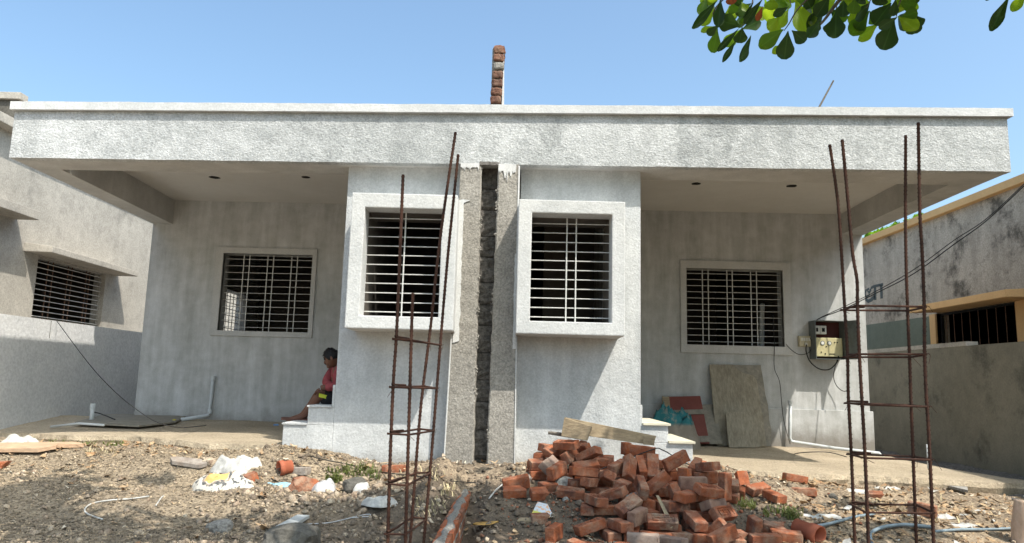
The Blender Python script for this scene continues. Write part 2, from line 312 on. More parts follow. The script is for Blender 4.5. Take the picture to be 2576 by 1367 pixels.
def apron(name, front, back, t, seed):
    # front/back: lists of (x,y,z) left to right; a cast slab with a ragged broken front edge
    n = 90; m = 14; vs = []; fs = []
    def at(L, s):
        k = s * (len(L) - 1); i = min(int(k), len(L) - 2); f = k - i; return [L[i][q] * (1 - f) + L[i + 1][q] * f for q in range(3)]
    for j in range(m + 1):
        for i in range(n + 1):
            s = i / n; a = at(front, s); b = at(back, s); u = j / m
            nz = mn.fractal(Vector((s * 22, seed, u * 2)), .8, 2, 4)
            x = a[0] + (b[0] - a[0]) * u; y = a[1] + (b[1] - a[1]) * u + (nz * .045 if j == 0 else 0); z = a[2] + (b[2] - a[2]) * u + .010 * mn.fractal(Vector((x * 3, y * 3, seed)), 1, 2, 4)
            if j == 0: z -= .008
            vs.append((x, y, z))
    for j in range(m):
        for i in range(n): q = j * (n + 1) + i; fs.append((q, q + 1, q + n + 2, q + n + 1))
    base = len(vs)
    for k, (dz, dy) in enumerate(((-.3, -.02), (-.7, .0), (-1.6, -.02))):
        for i in range(n + 1):
            v = vs[i]; vs.append((v[0], v[1] + dy + .03 * mn.noise(Vector((i * .35, k * 3., seed))), v[2] + dz * t))
    for k in range(3):
        for i in range(n):
            a = (base + (k - 1) * (n + 1)) if k else 0; b = base + k * (n + 1); fs.append((b + i, b + i + 1, a + i + 1, a + i))
    return tag(obj(name, vs, fs, M['apron'], smooth=False), kind='structure')
tp = lambda *L: [tuple(PZ(*q)) for q in L]
apron('concrete_apron', [(-5.93, 8.75, -.712)] + tp((0, 1087, -.705), (90, 1089, -.69), (169, 1093, -.675), (338, 1096, -.655), (420, 1104, -.65), (507, 1113, -.65), (676, 1118, -.64)) + [(-1.95, 7.15, -.635)],
      [(-5.93, 10.02, -.60), (-4.9, 10.02, -.585), (-3.9, 10.02, -.60), (-3, 10.02, -.61), (-2.2, 10.02, -.61), (-1.6, 10.02, -.61)], .16, 2)
apron('concrete_apron', [(1.70, 7.22, -.72)] + tp((1800, 1168, -.74), (1860, 1180, -.76), (1930, 1186, -.78), (2012, 1191, -.80), (2112, 1191, -.815), (2230, 1198, -.835), (2348, 1204, -.86), (2572, 1216, -.90)) + [(5.85, 7.75, -.93)],
      [(1.2, 10.02, -.75), (2.4, 10.02, -.755), (3.2, 10.02, -.76), (3.9, 10.02, -.765), (4.8, 10.02, -.79), (5.4, 10.02, -.95)], .17, 9)

# ------------------------------------------------------------------ the twin house
H = empty('twin_house', (0, 7, -.8), 'unfinished single-storey twin house with whitewashed plaster, wide roof overhang and two window bays', 'house')
XL, XR = -4.95, 4.86
def Fy(x): return 6.90 - .010 * x
def sz(x): return 2.075 + .0095 * x                       # soffit height
def capz(x): return 2.665 + .0165 * x
def cz(x): return 2.39 + .005 * x
def beam(x0, x1, y0f, y1f, z0f, z1f, name, mat, ndiv=1, bevel=0):
    mb = MB(); xx = lin(x0, x1, ndiv + 1); vs = []; fs = []
    for x in xx: vs += [(x, y0f(x), z0f(x)), (x, y1f(x), z0f(x)), (x, y1f(x), z1f(x)), (x, y0f(x), z1f(x))]
    for i in range(ndiv):
        a = i * 4; b = a + 4; fs += [(a, b, b + 1, a + 1), (a + 1, b + 1, b + 2, a + 2), (a + 2, b + 2, b + 3, a + 3), (a + 3, b + 3, b, a)]
    fs += [(0, 1, 2, 3), tuple(ndiv * 4 + k for k in (3, 2, 1, 0))]
    return mb.add(vs, fs).make(name, mat, H, clean=True, bevel=bevel)
K = lambda c: (lambda x: c)
# fascia face is its own rough whitewashed skin over the roof beam
FL, FR_ = -4.90, 4.80
wob = lambda x, k, a: a * (mn.fractal(Vector((x * 3, k, 0)), .9, 2, 4) + .5 * mn.noise(Vector((x * 19, k, 3))))
beam(FL, FR_, lambda x: Fy(x) + wob(x, 2, .002), lambda x: Fy(x) + .09, lambda x: sz(x) + wob(x, 5, .004), lambda x: capz(x) - .085, 'fascia', M['fascia'], 160, 0)
beam(FL - .025, FR_ + .035, lambda x: Fy(x) - .045, lambda x: Fy(x) + .16, lambda x: capz(x) - .0815 + wob(x, 8, .002), lambda x: capz(x) + wob(x, 11, .004), 'fascia_coping', M['box'], 160, 0)
beam(FL, FR_, lambda x: Fy(x) + .0902, K(7.36), lambda x: sz(x) + .002, lambda x: capz(x) - .25, 'roof_beam', M['beam'])
MB().hexa([(FL, 7.3605, sz(FL) + .002), (FL + .27, 7.3605, sz(FL) + .002), (XL + .27, 10.0, sz(XL) + .002), (XL, 10.0, sz(XL) + .002), (FL, 7.3605, 2.52), (FL + .27, 7.3605, 2.52), (XL + .27, 10.0, 2.52), (XL, 10.0, 2.52)]).make('roof_beam', M['beam'], H)
MB().hexa([(FR_ - .30, 7.3605, sz(FR_) + .002), (FR_, 7.3605, sz(FR_) + .002), (XR, 10.0, sz(XR) + .002), (XR - .30, 10.0, sz(XR) + .002), (FR_ - .30, 7.3605, 2.60), (FR_, 7.3605, 2.60), (XR, 10.0, 2.60), (XR - .30, 10.0, 2.60)]).make('roof_beam', M['beam'], H)
beam(XL + .2, -1.61, K(7.3605), K(9.999), cz, lambda x: 2.50, 'porch_ceiling', M['ceil'])
beam(1.262, XR - .25, K(7.3605), K(9.999), cz, lambda x: 2.52, 'porch_ceiling', M['ceil'])
beam(FL, FR_, K(7.3), K(14.2), lambda x: 2.605, lambda x: 2.64, 'roof_slab', M['apron'])
MB().box(XL, XL + .12, 9.5, 14.2, 2.641, 2.95).box(XL + .12, XR, 14.08, 14.2, 2.641, 2.95).box(XR - .12, XR, 8.6, 14.08, 2.641, 2.85).make('roof_parapet', M['plaster'], H)
# light holes in the ceilings: flat black discs, the holes' shade put into the colour
for k, (x, y, r) in enumerate(((-3.64, 8.75, .055), (-2.50, 8.65, .045), (2.20, 8.57, .05), (3.35, 8.58, .055))):
    pts = [(x + r * (1 + .3 * mn.noise(Vector((a, k, 0)))) * math.cos(a) * 1.15, y + r * (1.1 + .3 * mn.noise(Vector((a, k, 5)))) * math.sin(a), cz(x) - .003) for a in lin(0, 5.8, 11)]
    pts2 = [(p[0], p[1], p[2] + .0025) for p in pts]; n = len(pts)
    obj('light_hole', pts + pts2, [list(range(n))[::-1], list(range(n, 2 * n))] + [(i, (i + 1) % n, n + (i + 1) % n, n + i) for i in range(n)], M['dark'], H)
# walls with window openings; every grille bar is a piece
def bars(win, x0, x1, z0, z1, y, nh, vx, mat, r=.006, slope=0, rv=None):
    me = None
    for i in range(nh):
        z = z0 + (z1 - z0) * (i + .62) / (nh + .25)
        L = x1 - x0
        if me is None: me = mesh('horizontal_bar', *(lambda m: (m.v, m.f))(MB().tube([(-L / 2, 0, 0), (L / 2, 0, 0)], r, 6)))
        o = link('horizontal_bar', me, mat); o.parent = win; o.location = Vector(((x0 + x1) / 2, y, z)) - wloc(win); o.rotation_euler = (0, -.004 + .004 * mn.noise(Vector((i, z0, x0))), 0)
    mv = None
    for x in vx:
        if mv is None: mv = mesh('vertical_bar', *(lambda m: (m.v, m.f))(MB().box(-.006, .006, -.002, .002, -(z1 - z0) / 2, (z1 - z0) / 2)))
        o = link('vertical_bar', mv, mat); o.parent = win; o.location = Vector((x, y - .010, (z0 + z1) / 2)) - wloc(win)
WIN = []
def window(o, h, y0, y1, name, mat, nh, vx, by, barr=.006, bmat=None, bevel=.004, lbl=None):
    wn = MB().ring(o, h, y0, y1).make(name, mat, H, clean=True, bevel=bevel)
    bars(wn, h[0] - .02, h[1] + .02, h[2], h[3], by, nh, vx, bmat or M['bar'], barr)
    if lbl: wn['label'] = lbl
    return wn
wl_o = (-4.035, -2.655, .512, 1.725); wl_h = (-3.935, -2.715, .583, 1.642)
wr_o = (2.328, 3.840, .446, 1.708); wr_h = (2.413, 3.733, .556, 1.602)
MB().ring((XL, -1.6, -1.0, 2.46), wl_h, 10.0, 10.2).make('back_wall', M['plaster'], H, clean=True)
MB().ring((1.2, XR, -1.1, 2.50), wr_h, 10.0, 10.2).make('back_wall', M['plaster'], H, clean=True)
beam(1.26, XR + .03, lambda x: 9.968, K(9.9995), K(-1.0), lambda x: -.246 - .006 * x, 'plinth', M['plaster'], 1, .005)
MB().box(XR, XR + .03, 10.0, 14.2, -1.0, -.275).make('plinth', M['plaster'], H)
window(wl_o, wl_h, 9.972, 10.05, 'window', M['frame'], 11, [-3.69, -3.61, -3.36, -3.28, -3.03, -2.95], 10.10, .0045, lbl='porch window with rows of white bars, an inner side window showing bright through it')
window(wr_o, wr_h, 9.972, 10.05, 'window', M['frame'], 12, [2.66, 2.74, 3.0, 3.075, 3.33, 3.41], 10.10, .0045, lbl='porch window with white bars beside the meter box')
def bay(x0, x1, hole, xo):
    poly = MB().ring((x0, x1, -1.2, 2.30), hole, 7.07, 7.25).make('bay_wall', M['bay'], H, clean=True, bevel=.006)
    return poly
bl_o = (-1.478, -.502, .438, 1.690); bl_h = (-1.352, -.640, .555, 1.553)
br_o = (.062, 1.046, .428, 1.668); br_h = (.187, .925, .545, 1.543)
def box_window(o, h, nh, vx, lbl):
    wn = MB().ring(o, h, 6.63, 6.85).make('window', M['box'], H, clean=True, bevel=.01); wn['label'] = lbl
    g = (h[0] - .05, h[1] + .05, h[2] - .05, h[3] + .05)
    MB().ring(o, g, 6.8505, 7.068).make('window_box_side', M['box'], H, clean=True)
    MB().ring((g[0] + .0005, g[1] - .0005, g[2] + .0005, g[3] - .0005), h, 6.855, 7.25).make('window_shade_lining', M['interior'], H)  # dark ring added so the reveal behind the bars looks shaded
    bars(wn, h[0] - .02, h[1] + .02, h[2], h[3], 6.835, nh, vx, M['bar'], .005)
bay(-1.625, -.5045, (bl_h[0] - .05, bl_h[1] + .05, bl_h[2] - .05, bl_h[3] + .05), 0); bay(.0805, 1.265, (br_h[0] - .05, br_h[1] + .05, br_h[2] - .05, br_h[3] + .05), 0)
box_window(bl_o, bl_h, 11, [-1.0], 'projecting box window of the bay behind the rebar, sides deep and whitewashed')
box_window(br_o, br_h, 11, [.525, .613], 'projecting box window of the bay above the brick heap')
# bay side walls
MB().box(-1.624, -1.50, 7.251, 8.05, -1.2, 2.30).box(-1.624, -1.50, 8.95, 10.0, -1.2, 2.3).box(-1.624, -1.50, 8.05, 8.95, 1.95, 2.3).make('bay_side_wall', M['plaster'], H)
MB().box(1.14, 1.264, 7.251, 8.05, -1.2, 2.3).box(1.14, 1.264, 8.95, 10.0, -1.2, 2.3).box(1.14, 1.264, 8.05, 8.95, 1.95, 2.3).make('bay_side_wall', M['plaster'], H)
# interior shell
MB().box(-1.4995, -1.49, 7.2505, 9.99, -1.0, 2.3).box(-.335, -.3205, 7.2505, 9.99, -1.0, 2.3).make('interior_wall_and_shade_panel', M['interior'], H)  # thin dark panels added so the bay's inner sides look shaded despite the sun
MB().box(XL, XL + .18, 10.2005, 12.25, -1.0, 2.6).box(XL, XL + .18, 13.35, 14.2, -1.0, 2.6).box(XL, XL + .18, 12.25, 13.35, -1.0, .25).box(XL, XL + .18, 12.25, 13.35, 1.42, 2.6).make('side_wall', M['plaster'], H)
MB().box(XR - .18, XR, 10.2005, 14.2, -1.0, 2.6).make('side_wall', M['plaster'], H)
MB().box(XL + .18, XR - .18, 14.0, 14.2, -1.0, 2.6).box(-.32, -.05, 7.36, 14.0, -1, 2.6).box(-1.5, -.32, 12.0, 12.15, -1, .0).box(-1.5, -.95, 10.4, 10.52, -.2, 2.6).box(.45, 1.14, 9.9, 10.0, -.2, 2.6).box(-2.3, -2.15, 10.2005, 14.0, -.5, 2.6).box(3.95, 4.05, 10.4, 14.0, -.5, 2.6).make('interior_wall_and_shade_panel', M['interior'], H)
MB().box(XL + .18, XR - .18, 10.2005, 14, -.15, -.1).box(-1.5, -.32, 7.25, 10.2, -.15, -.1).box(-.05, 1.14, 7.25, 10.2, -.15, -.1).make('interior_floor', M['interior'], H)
sw = MB()
for y in lin(12.35, 13.25, 7): sw.box(XL + .08, XL + .09, y - .006, y + .006, .25, 1.42)
for z in lin(.34, 1.34, 10): sw.box(XL + .078, XL + .092, 12.25, 13.35, z - .005, z + .005)
sw.make('side_window_grille', M['bar'], H)
MB().tube(smooth_path([(3.66, 10.6, -.1), (3.62, 10.55, .6), (3.66, 10.6, 1.2)], 4), .035, 8).make('interior_pipe', M['pvc'], H)
# the raw cement pier with the open joint in its middle (ragged edges)
def ragged(x_of_z, z0, z1, n, amp, seed, fine=.6):
    return [(x_of_z(z) + amp * mn.fractal(Vector((z * 9, seed, 0)), fine, 2.3, 5) + .004 * mn.noise(Vector((z * 2.2, seed, 4))), z) for z in lin(z0, z1, n)]
pz0, pz1 = -1.1, 2.076
gl = ragged(lambda z: -.291 - .011 * (z + .73) / 2.8, pz0, pz1, 170, .007, 3, .9); gr = ragged(lambda z: -.172 + .029 * (z + .73) / 2.8, pz0, pz1, 170, .007, 8, .9)
def strip(inner, outer, name, flip):
    # inner: ragged polyline, outer: straight polyline, both bottom-to-top; outer edge away from the joint
    n = len(inner); vs = []; fs = []
    for (xi, z), (xo, _) in zip(inner, outer):
        yy = 6.893 + .004 * mn.noise(Vector((z * 9, xi, 1)))
        xb = xi + (-.012 if flip else .012)
        vs += [(xo, yy, z), (xb, yy, z), (xi, yy + .012, z), (xi, 7.16, z), (xo, 7.069, z)]
    for i in range(n - 1):
        a, b = i * 5, i * 5 + 5
        for k in range(4): fs.append((a + k, a + k + 1, b + k + 1, b + k) if flip else (b + k, b + k + 1, a + k + 1, a + k))
    return obj(name, vs, fs, M['pier'], H)
zz = [z for _, z in gl]
strip(gl, [(-.560 + .056 * (z + .74) / 2.8, z) for z in zz], 'cement_pier', True)
strip(gr, [(.093 - .034 * (z + .74) / 2.8, z) for z in zz], 'cement_pier', False)
# raised roughness crumbs along the joint edges
cr = MB()
for side in (gl, gr):
    for (x, z) in side:
        for q in range(3 if mn.noise(Vector((z * 7, x * 20, 0))) > .12 else 0):
            s = random.uniform(.003, .012); cr.sphere((x + random.uniform(-.012, .012), 6.895 + random.uniform(-.004, .02), z + random.uniform(-.012, .012)), s, 5, 3)
tag(cr.make('mortar_crumbs', M['pier'], H), kind='stuff')
# inside of the joint: rough mortared courses
z = -.95; k = 0
while z < 2.09:
    h = random.uniform(.19, .27); k += 1; n = 7; vs = []; fs = []
    hh = min(h - .008, 2.09 - z)
    for j in range(n + 1):
        for i in range(5):
            x = -.33 + i * .06; zzv = z + hh * j / n; ed = .012 if j in (0, n) else 0
            vs.append((x, 7.045 + ed + .018 * mn.fractal(Vector((x * 18, zzv * 18, k)), .8, 2, 4), zzv))
    for j in range(n):
        for i in range(4): a = j * 5 + i; fs.append((a, a + 1, a + 6, a + 5))
    obj('mortar_course', vs, fs, M['gap'], H); z += h
MB().box(-.34, -.10, 7.075, 7.12, -1, 2.1).make('joint_back', M['gap'], H)
# dark ragged notch bitten into the fascia's underside above the joint
nb = [(-.325 + .18 * i / 9 + .0, 2.083 + (.012 + .010 * mn.noise(Vector((i * 1.7, 2, 2)))) ) for i in range(10)]
MB().prism([(-.325, 2.06)] + [(-.14, 2.06)] + nb[::-1], 6.885, 6.905).make('joint_notch', M['gap'], H)
# white paint run down from the fascia and slopped round the left box
def paint(poly, name='paint_run', y=6.884): MB().prism(poly, y, y + .006).make(name, M['whitepaint'], H)
def drips(x0, x1, zt, zb, n, seed, long=()):
    top = [(x1, zt), (x0, zt)]; b = []
    for i in range(n + 1):
        x = x0 + (x1 - x0) * i / n; d = .012 + .03 * abs(mn.noise(Vector((x * 40, seed, 0))))
        if i % 2: d += random.uniform(.0, .035)
        for lx, ld in long:
            if abs(x - lx) < (x1 - x0) / n * .6: d = ld
        b.append((x, zb - d))
    paint([(p[0], p[1]) for p in (b + top)])
drips(-.505, -.325, 2.074, 2.052, 22, 1)
drips(-.14, .03, 2.075, 2.025, 22, 5, long=((-.055, .13), (-.02, .07), (-.075, .09)))
ex = [(-.462 + .012 * mn.fractal(Vector((z * 9, 4, 0)), .8, 2, 4), z) for z in lin(.36, 1.68, 60)]
paint([(-.52, .34)] + ex + [(-.40, 1.705), (-.47, 1.715), (-.52, 1.70)])
MB().box(.052, .068, 6.886, 6.892, .9, 2.06).make('paint_edge', M['whitepaint'], H)
ex2 = [(.062 - .020 - .012 * abs(mn.fractal(Vector((z * 9, 14, 0)), .8, 2, 4)), z) for z in lin(.30, 1.2, 40)]
paint([(.072, .30)] + [(.072, 1.2)] + ex2[::-1])
# corner bead of the right bay beside the pier
MB().prism([(.080, -.80), (.091, -.80), (.078, .42), (.067, .42)], 6.884, 7.068).make('bay_corner_bead', M['whitepaint'], H)
MB().prism([(-.565, -.78), (-.553, -.78), (-.527, .42), (-.539, .42)], 6.884, 7.068).make('bay_corner_bead', M['whitepaint'], H)
# side stairs
MB().box(-2.095, -1.6255, 7.07, 8.0, -1.2, -.452).box(-1.87, -1.6255, 7.07, 8.0, -.4515, -.285).box(-1.652, -1.6255, 7.07, 8.0, -.2845, -.075).make('steps', M['bay'], H, bevel=.006)
MB().box(1.2655, 1.755, 7.075, 8.1, -1.2, -.535).box(1.2655, 1.525, 7.075, 8.1, -.5345, -.375).box(1.2655, 1.285, 7.09, 8.1, -.3745, -.19).make('steps', M['bay'], H, bevel=.006)
for b in ((-2.105, -1.8705, 7.055, 8.0, -.4515, -.436), (-1.88, -1.6525, 7.055, 8.0, -.2845, -.269)): MB().box(*b).make('tread', M['bay'], H)
for b in ((1.5255, 1.775, 7.05, 8.1, -.5345, -.515), (1.2855, 1.545, 7.05, 8.1, -.3745, -.355)): MB().box(*b).make('tread', M['tread'], H)

# ------------------------------------------------------------------ left neighbour and its compound wall
XC = -5.93
comp = empty('compound_wall', (XC, 10, -.7), 'whitewashed compound wall left of the twin house, its top strip in sun', 'wall')
ctop = [.615, .655, .66, .66, .66]
MB().box(XC - .15, XC, 4.0, 10.0, -1.5, .632).box(XC - .15, XC, 10.0, 18, -1.5, .632).make('wall_panel', M['compl'], comp)
MB().box(XC, XC + .003, 9.57, 9.576, .40, .625).make('construction_joint', M['rockdark'], comp)
XN = -6.95
def c8(u, v): return (.23393 * u, 568.6 + .23393 * v)
def c1(u, v): return (.364 * u, 213.2 + .364 * v)
def c9(u, v): return (.2339 * u, 213.2 + .2339 * v)
def YZ(px, py, X): p = PX(px, py, X); return p.y, p.z
NL = empty('neighbour_house', (XN, 11, -.7), 'bare cement house at the left edge with a barred window under a sunshade', 'house')
wy0, wz0 = YZ(*c8(345, 975), XN); wy1, wz1 = YZ(*c8(1140, 530), XN); wy0b = YZ(*c8(415, 335), XN)[0]
wy0 = min(wy0, wy0b)
def wallX(mb, x0, x1, y0, y1, z0, z1, h): # wall in a plane X=const, with hole h=(y0,y1,z0,z1)
    mb.box(x0, x1, y0, h[0], z0, z1); mb.box(x0, x1, h[1], y1, z0, z1); mb.box(x0, x1, h[0], h[1], z0, h[2]); mb.box(x0, x1, h[0], h[1], h[3], z1)
p_top = YZ(*c9(130, 392), XN); tz = YZ(*c9(130, 455), XN + .18)[1]
hz0, hz1 = wz0 - .02, wz1
mb = MB(); wallX(mb, XN - .2, XN, 4.0, 22, -1.2, tz - .001, (wy0, wy1, hz0, hz1 + .02)); mb.make('wall', M['neighl'], NL)
wn = MB().ring((wy0, wy1, hz0, hz1 + .02), (wy0 + .02, wy1 - .02, hz0 + .02, hz1), 0, .1)
wnv = [(XN - .18 + v[1], v[0], v[2]) for v in wn.v]; wno = obj('window', wnv, wn.f, M['neighl'], NL)
L = wy1 - wy0
mh = mesh('horizontal_bar', *(lambda m: (m.v, m.f))(MB().tube([(0, -L / 2, 0), (0, L / 2, 0)], .007, 6)))
for i in range(11):
    o = link('horizontal_bar', mh, M['bar']); o.parent = wno; o.location = Vector((XN - .07, (wy0 + wy1) / 2, hz0 + .04 + (hz1 - hz0 - .06) * i / 10.4)) - wloc(wno)
mv = mesh('vertical_bar', *(lambda m: (m.v, m.f))(MB().box(-.006, .006, -.006, .006, -(hz1 - hz0) / 2, (hz1 - hz0) / 2)))
for f in (.20, .27, .48, .54, .76, .81):
    o = link('vertical_bar', mv, M['barrust']); o.parent = wno; o.location = Vector((XN - .078, wy0 + L * f, (hz0 + hz1) / 2)) - wloc(wno)
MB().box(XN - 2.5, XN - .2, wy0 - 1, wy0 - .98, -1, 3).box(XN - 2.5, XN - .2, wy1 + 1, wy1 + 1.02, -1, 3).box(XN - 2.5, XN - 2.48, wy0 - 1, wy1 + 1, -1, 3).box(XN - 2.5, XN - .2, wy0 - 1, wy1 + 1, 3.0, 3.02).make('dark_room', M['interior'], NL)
# sunshade slab over the window
sy0, sz0 = YZ(*c8(560, 285), XN + .38); sy1, sz1 = YZ(*c8(1482, 548), XN + .38)
MB().hexa([(XN, sy0 - .05, sz0), (XN, sy1, sz0), (XN + .38, sy1, sz0), (XN + .38, sy0, sz0), (XN, sy0 - .05, sz0 + .13), (XN, sy1, sz0 + .13), (XN + .38, sy1, sz0 + .09), (XN + .38, sy0, sz0 + .09)][::1]).make('sunshade', M['neighl'], NL, clean=True, bevel=.008)
# deep upper ledge further left and the wall-top cornice with the roof tank block
uy, uz = YZ(*c1(275, 938), XN + .35)
MB().box(XN, XN + .35, 4.0, uy, uz, uz + .12).make('ledge', M['neighl'], NL, bevel=.008)
ty, tz = YZ(*c9(130, 455), XN + .18)
MB().box(XN - .2, XN + .18, 4.0, 22, tz, tz + .13).make('roof_cornice', M['neighl'], NL, bevel=.008)
by0, bz = YZ(52, 232, XN); by1, _ = YZ(72, 245, XN)
MB().box(XN - 2.5, XN - .05, by0 + .05, by1 - .05, tz + .1305, bz - .10).make('stair_block', M['rockdark'], NL)
MB().box(XN - 2.6, XN, by0, by1, bz - .0995, bz).make('stair_block_coping', M['neighl'], NL, bevel=.006)
MB().box(XC - .12, XN + 0, 4.0, 18, -1.0, -.72).make('passage_floor', M['apron'], NL)

# ------------------------------------------------------------------ right neighbour and its compound wall
XQ, XW = 5.90, 6.95
CR = empty('compound_wall', (XQ, 10, -1), 'low grey compound wall with black damp stains right of the twin house', 'wall')
MB().box(XQ, XQ + .15, 2.0, 12.6, -1.8, .602).make('wall_panel', M['compr'], CR)
MB().box(XQ - .004, XQ + .154, 9.5, 12.6, .6025, .66).make('whitewashed_ledge', M['neighl'], CR)
NR = empty('neighbour_house', (XW, 11, -1), 'mould-stained house at the right edge with ochre cornice and ochre window hood', 'house')
c4 = lambda u, v: (1919.2 + .26 * u, 639.7 + .26 * v)
ry1, rz1 = YZ(2287, 797, XW); ry0, rz0 = YZ(2565, 750, XW); jy, _ = YZ(2358, 830, XW); jy0, _ = YZ(2561, 800, XW)
hy1, hzb = YZ(*c4(1415, 572), XW - .45); hy0, hzb2 = YZ(*c4(2350, 395), XW - .45)
corz = (YZ(2165, 624, XW)[1] + YZ(2576, 461, XW)[1]) / 2
mb = MB(); wallX(mb, XW, XW + .2, 2.0, 22, -1.8, corz, (jy0, jy, .45, hzb + .02)); mb.make('wall', M['neighr'], NR)
MB().box(XW - .10, XW + .3, 2.0, 22, corz + .0005, corz + .115).make('cornice', M['yellow'], NR, bevel=.006)
MB().hexa([(XW - .45, hy0, hzb), (XW - .002, hy0 - .1, hzb), (XW - .002, hy1 - .25, hzb), (XW - .45, hy1, hzb), (XW - .45, hy0, hzb + .10), (XW - .002, hy0 - .1, hzb + .12), (XW - .002, hy1 - .25, hzb + .12), (XW - .45, hy1 - .02, hzb + .10)]).make('window_hood', M['yellow'], NR, clean=True, bevel=.006)
MB().box(XW - .03, XW + .1, jy, jy + .16, .42, hzb - .001).make('window_jamb', M['yellow'], NR)
MB().box(XW - .03, XW + .1, jy0 - .3, jy0, .42, hzb - .001).make('window_jamb', M['yellow'], NR)
rw = MB().ring((jy0, jy, .45, hzb), (jy0 + .03, jy - .03, .48, hzb - .03), 0, .04); rwo = obj('window', [(XW + .06 + v[1], v[0], v[2]) for v in rw.v], rw.f, M['dark'], NR)
mv = mesh('window_bar', *(lambda m: (m.v, m.f))(MB().box(-.004, .004, -.004, .004, -.45, .45)))
for i in range(9):
    o = link('window_bar', mv, M['barrust']); o.parent = wloc and rwo; o.location = Vector((XW + .07, jy0 + (jy - jy0) * (i + .7) / 9.4, .8)) - wloc(rwo)
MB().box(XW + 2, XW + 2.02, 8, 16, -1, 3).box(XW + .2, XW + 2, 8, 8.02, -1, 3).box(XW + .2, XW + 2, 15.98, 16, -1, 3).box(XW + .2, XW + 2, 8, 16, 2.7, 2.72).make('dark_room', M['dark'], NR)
gy, gz1_ = YZ(2179, 824, XW); gy2, gz2_ = YZ(2340, 796, XW)
MB().hexa([(XW - .003, jy + .165, .3), (XW, jy + .165, .3), (XW, 20, .3), (XW - .003, 20, .3), (XW - .003, jy + .165, gz2_), (XW, jy + .165, gz2_), (XW, 20, gz1_ + .1), (XW - .003, 20, gz1_ + .1)]).make('painted_band', M['green'], NR, clean=True)
# faded Devanagari lettering 'था' painted on the wall: strokes traced as flat 3 mm paint
def wallstroke(pts, wd):
    P = [Vector((0,) + YZ(x, y, XW)) for x, y in pts]; vs = []; fs = []
    for i, p in enumerate(P):
        t = (P[min(i + 1, len(P) - 1)] - P[max(i - 1, 0)]); t.normalize(); n = Vector((0, -t.z, t.y)) * wd / 2
        for s in (1, -1):
            for xx in (XW - .004, XW - .0005): q = p + n * s; vs.append((xx, q.y, q.z))
    for i in range(len(P) - 1):
        a = i * 4; b = a + 4; fs += [(a, b, b + 2, a + 2), (a, a + 1, b + 1, b), (a + 2, b + 2, b + 3, a + 3)]
    return vs, fs
lt = MB(); q = lambda u, v: c4(u, v)
for pts, wd in (([q(1045, 330), q(1075, 312), q(1165, 292)], .05), ([q(1145, 300), q(1150, 430)], .09), ([q(1085, 318), q(1088, 445)], .09),
                ([q(1000, 345), q(988, 385), q(1002, 415), q(1030, 400), q(1025, 365), q(1005, 345), q(1030, 335)], .05),
                ([q(1005, 415), q(1000, 440), q(1020, 457), q(1055, 440), q(1085, 405)], .07), ([q(1030, 372), q(1045, 345), q(1040, 335)], .05)):
    lt.add(*wallstroke(pts, wd))
lt.make('painted_lettering', M['letter'], NR, clean=True)
# dark soil heap / gutter along the right wall
grid_surface('gutter_soil', lin(4.9, 5.9, 30), lin(6.9, 13, 80), lambda x, y: -1.02 + .10 * sst(5.2, 5.9, x) + .035 * mn.fractal(Vector((x * 6, y * 6, 8)), 1, 2, 4), M['gap'])
# ------------------------------------------------------------------ rooftop things
BP = empty('brick_wall_stub', (-.2, 8, 2.64), 'narrow broken brick wall end with eight courses standing on the roof above the joint', 'wall')
zt = 2.64; k = 0
def rough_block(w_, d_, h_, seed, amp=.008, n=4):
    mb = MB(); bm = bmesh.new(); bmesh.ops.create_cube(bm, size=1); bmesh.ops.subdivide_edges(bm, edges=bm.edges, cuts=n, use_grid_fill=True)
    for v in bm.verts:
        c = v.co; e = sum(1 for q in c if abs(q) > .49)
        p = Vector((c.x * w_, c.y * d_, c.z * h_)); r = mn.noise_vector(Vector((p.x * 22 + seed, p.y * 22, p.z * 22 + seed * 3)))
        p += r * amp
        if e >= 2: p *= 1 - (.05 + .05 * abs(r.x)) * (1 if e == 2 else 1.5)
        v.co = p
    me = bpy.data.meshes.new('brick'); bm.to_mesh(me); bm.free(); return me
zc = 2.70
while zc < 3.72:
    h = .102; me = rough_block(.128 + random.uniform(-.006, .006), .23, h - .016, k * 7.3 + 1, .012)
    o = link('brick', me, M['brickshade'] if k != 8 else M['mortar'], BP); o.location = o.location + Vector((-.222 + .003 * k + random.uniform(-.004, .004) + .0, 8.1, zc + h / 2)); o.rotation_euler = (random.uniform(-.03, .03), random.uniform(-.05, .05), random.uniform(-.05, .05))
    zc += h; k += 1
MB().box(-.272, -.158, 8.02, 8.20, 2.64, zc - .03).make('mortar_core', M['mortar'], BP, bevel=.004)
MB().hexa([(-.150, 8.0, 2.64), (-.116, 8.0, 2.64), (-.116, 8.7, 2.64), (-.150, 8.7, 2.64), (-.143, 8.02, zc - .06), (-.137, 8.02, zc - .06), (-.137, 8.4, zc - .06), (-.143, 8.4, zc - .06)]).make('plaster_face', M['whitepaint'], BP, clean=True)
tag(MB().tube([PY(2050, 290, 8.0), PY(2097, 203, 8.0)], [.012, .009], 6).make('wooden_stick', M['bark']), 'thin stick leaning up from the roof edge on the right', 'stick')

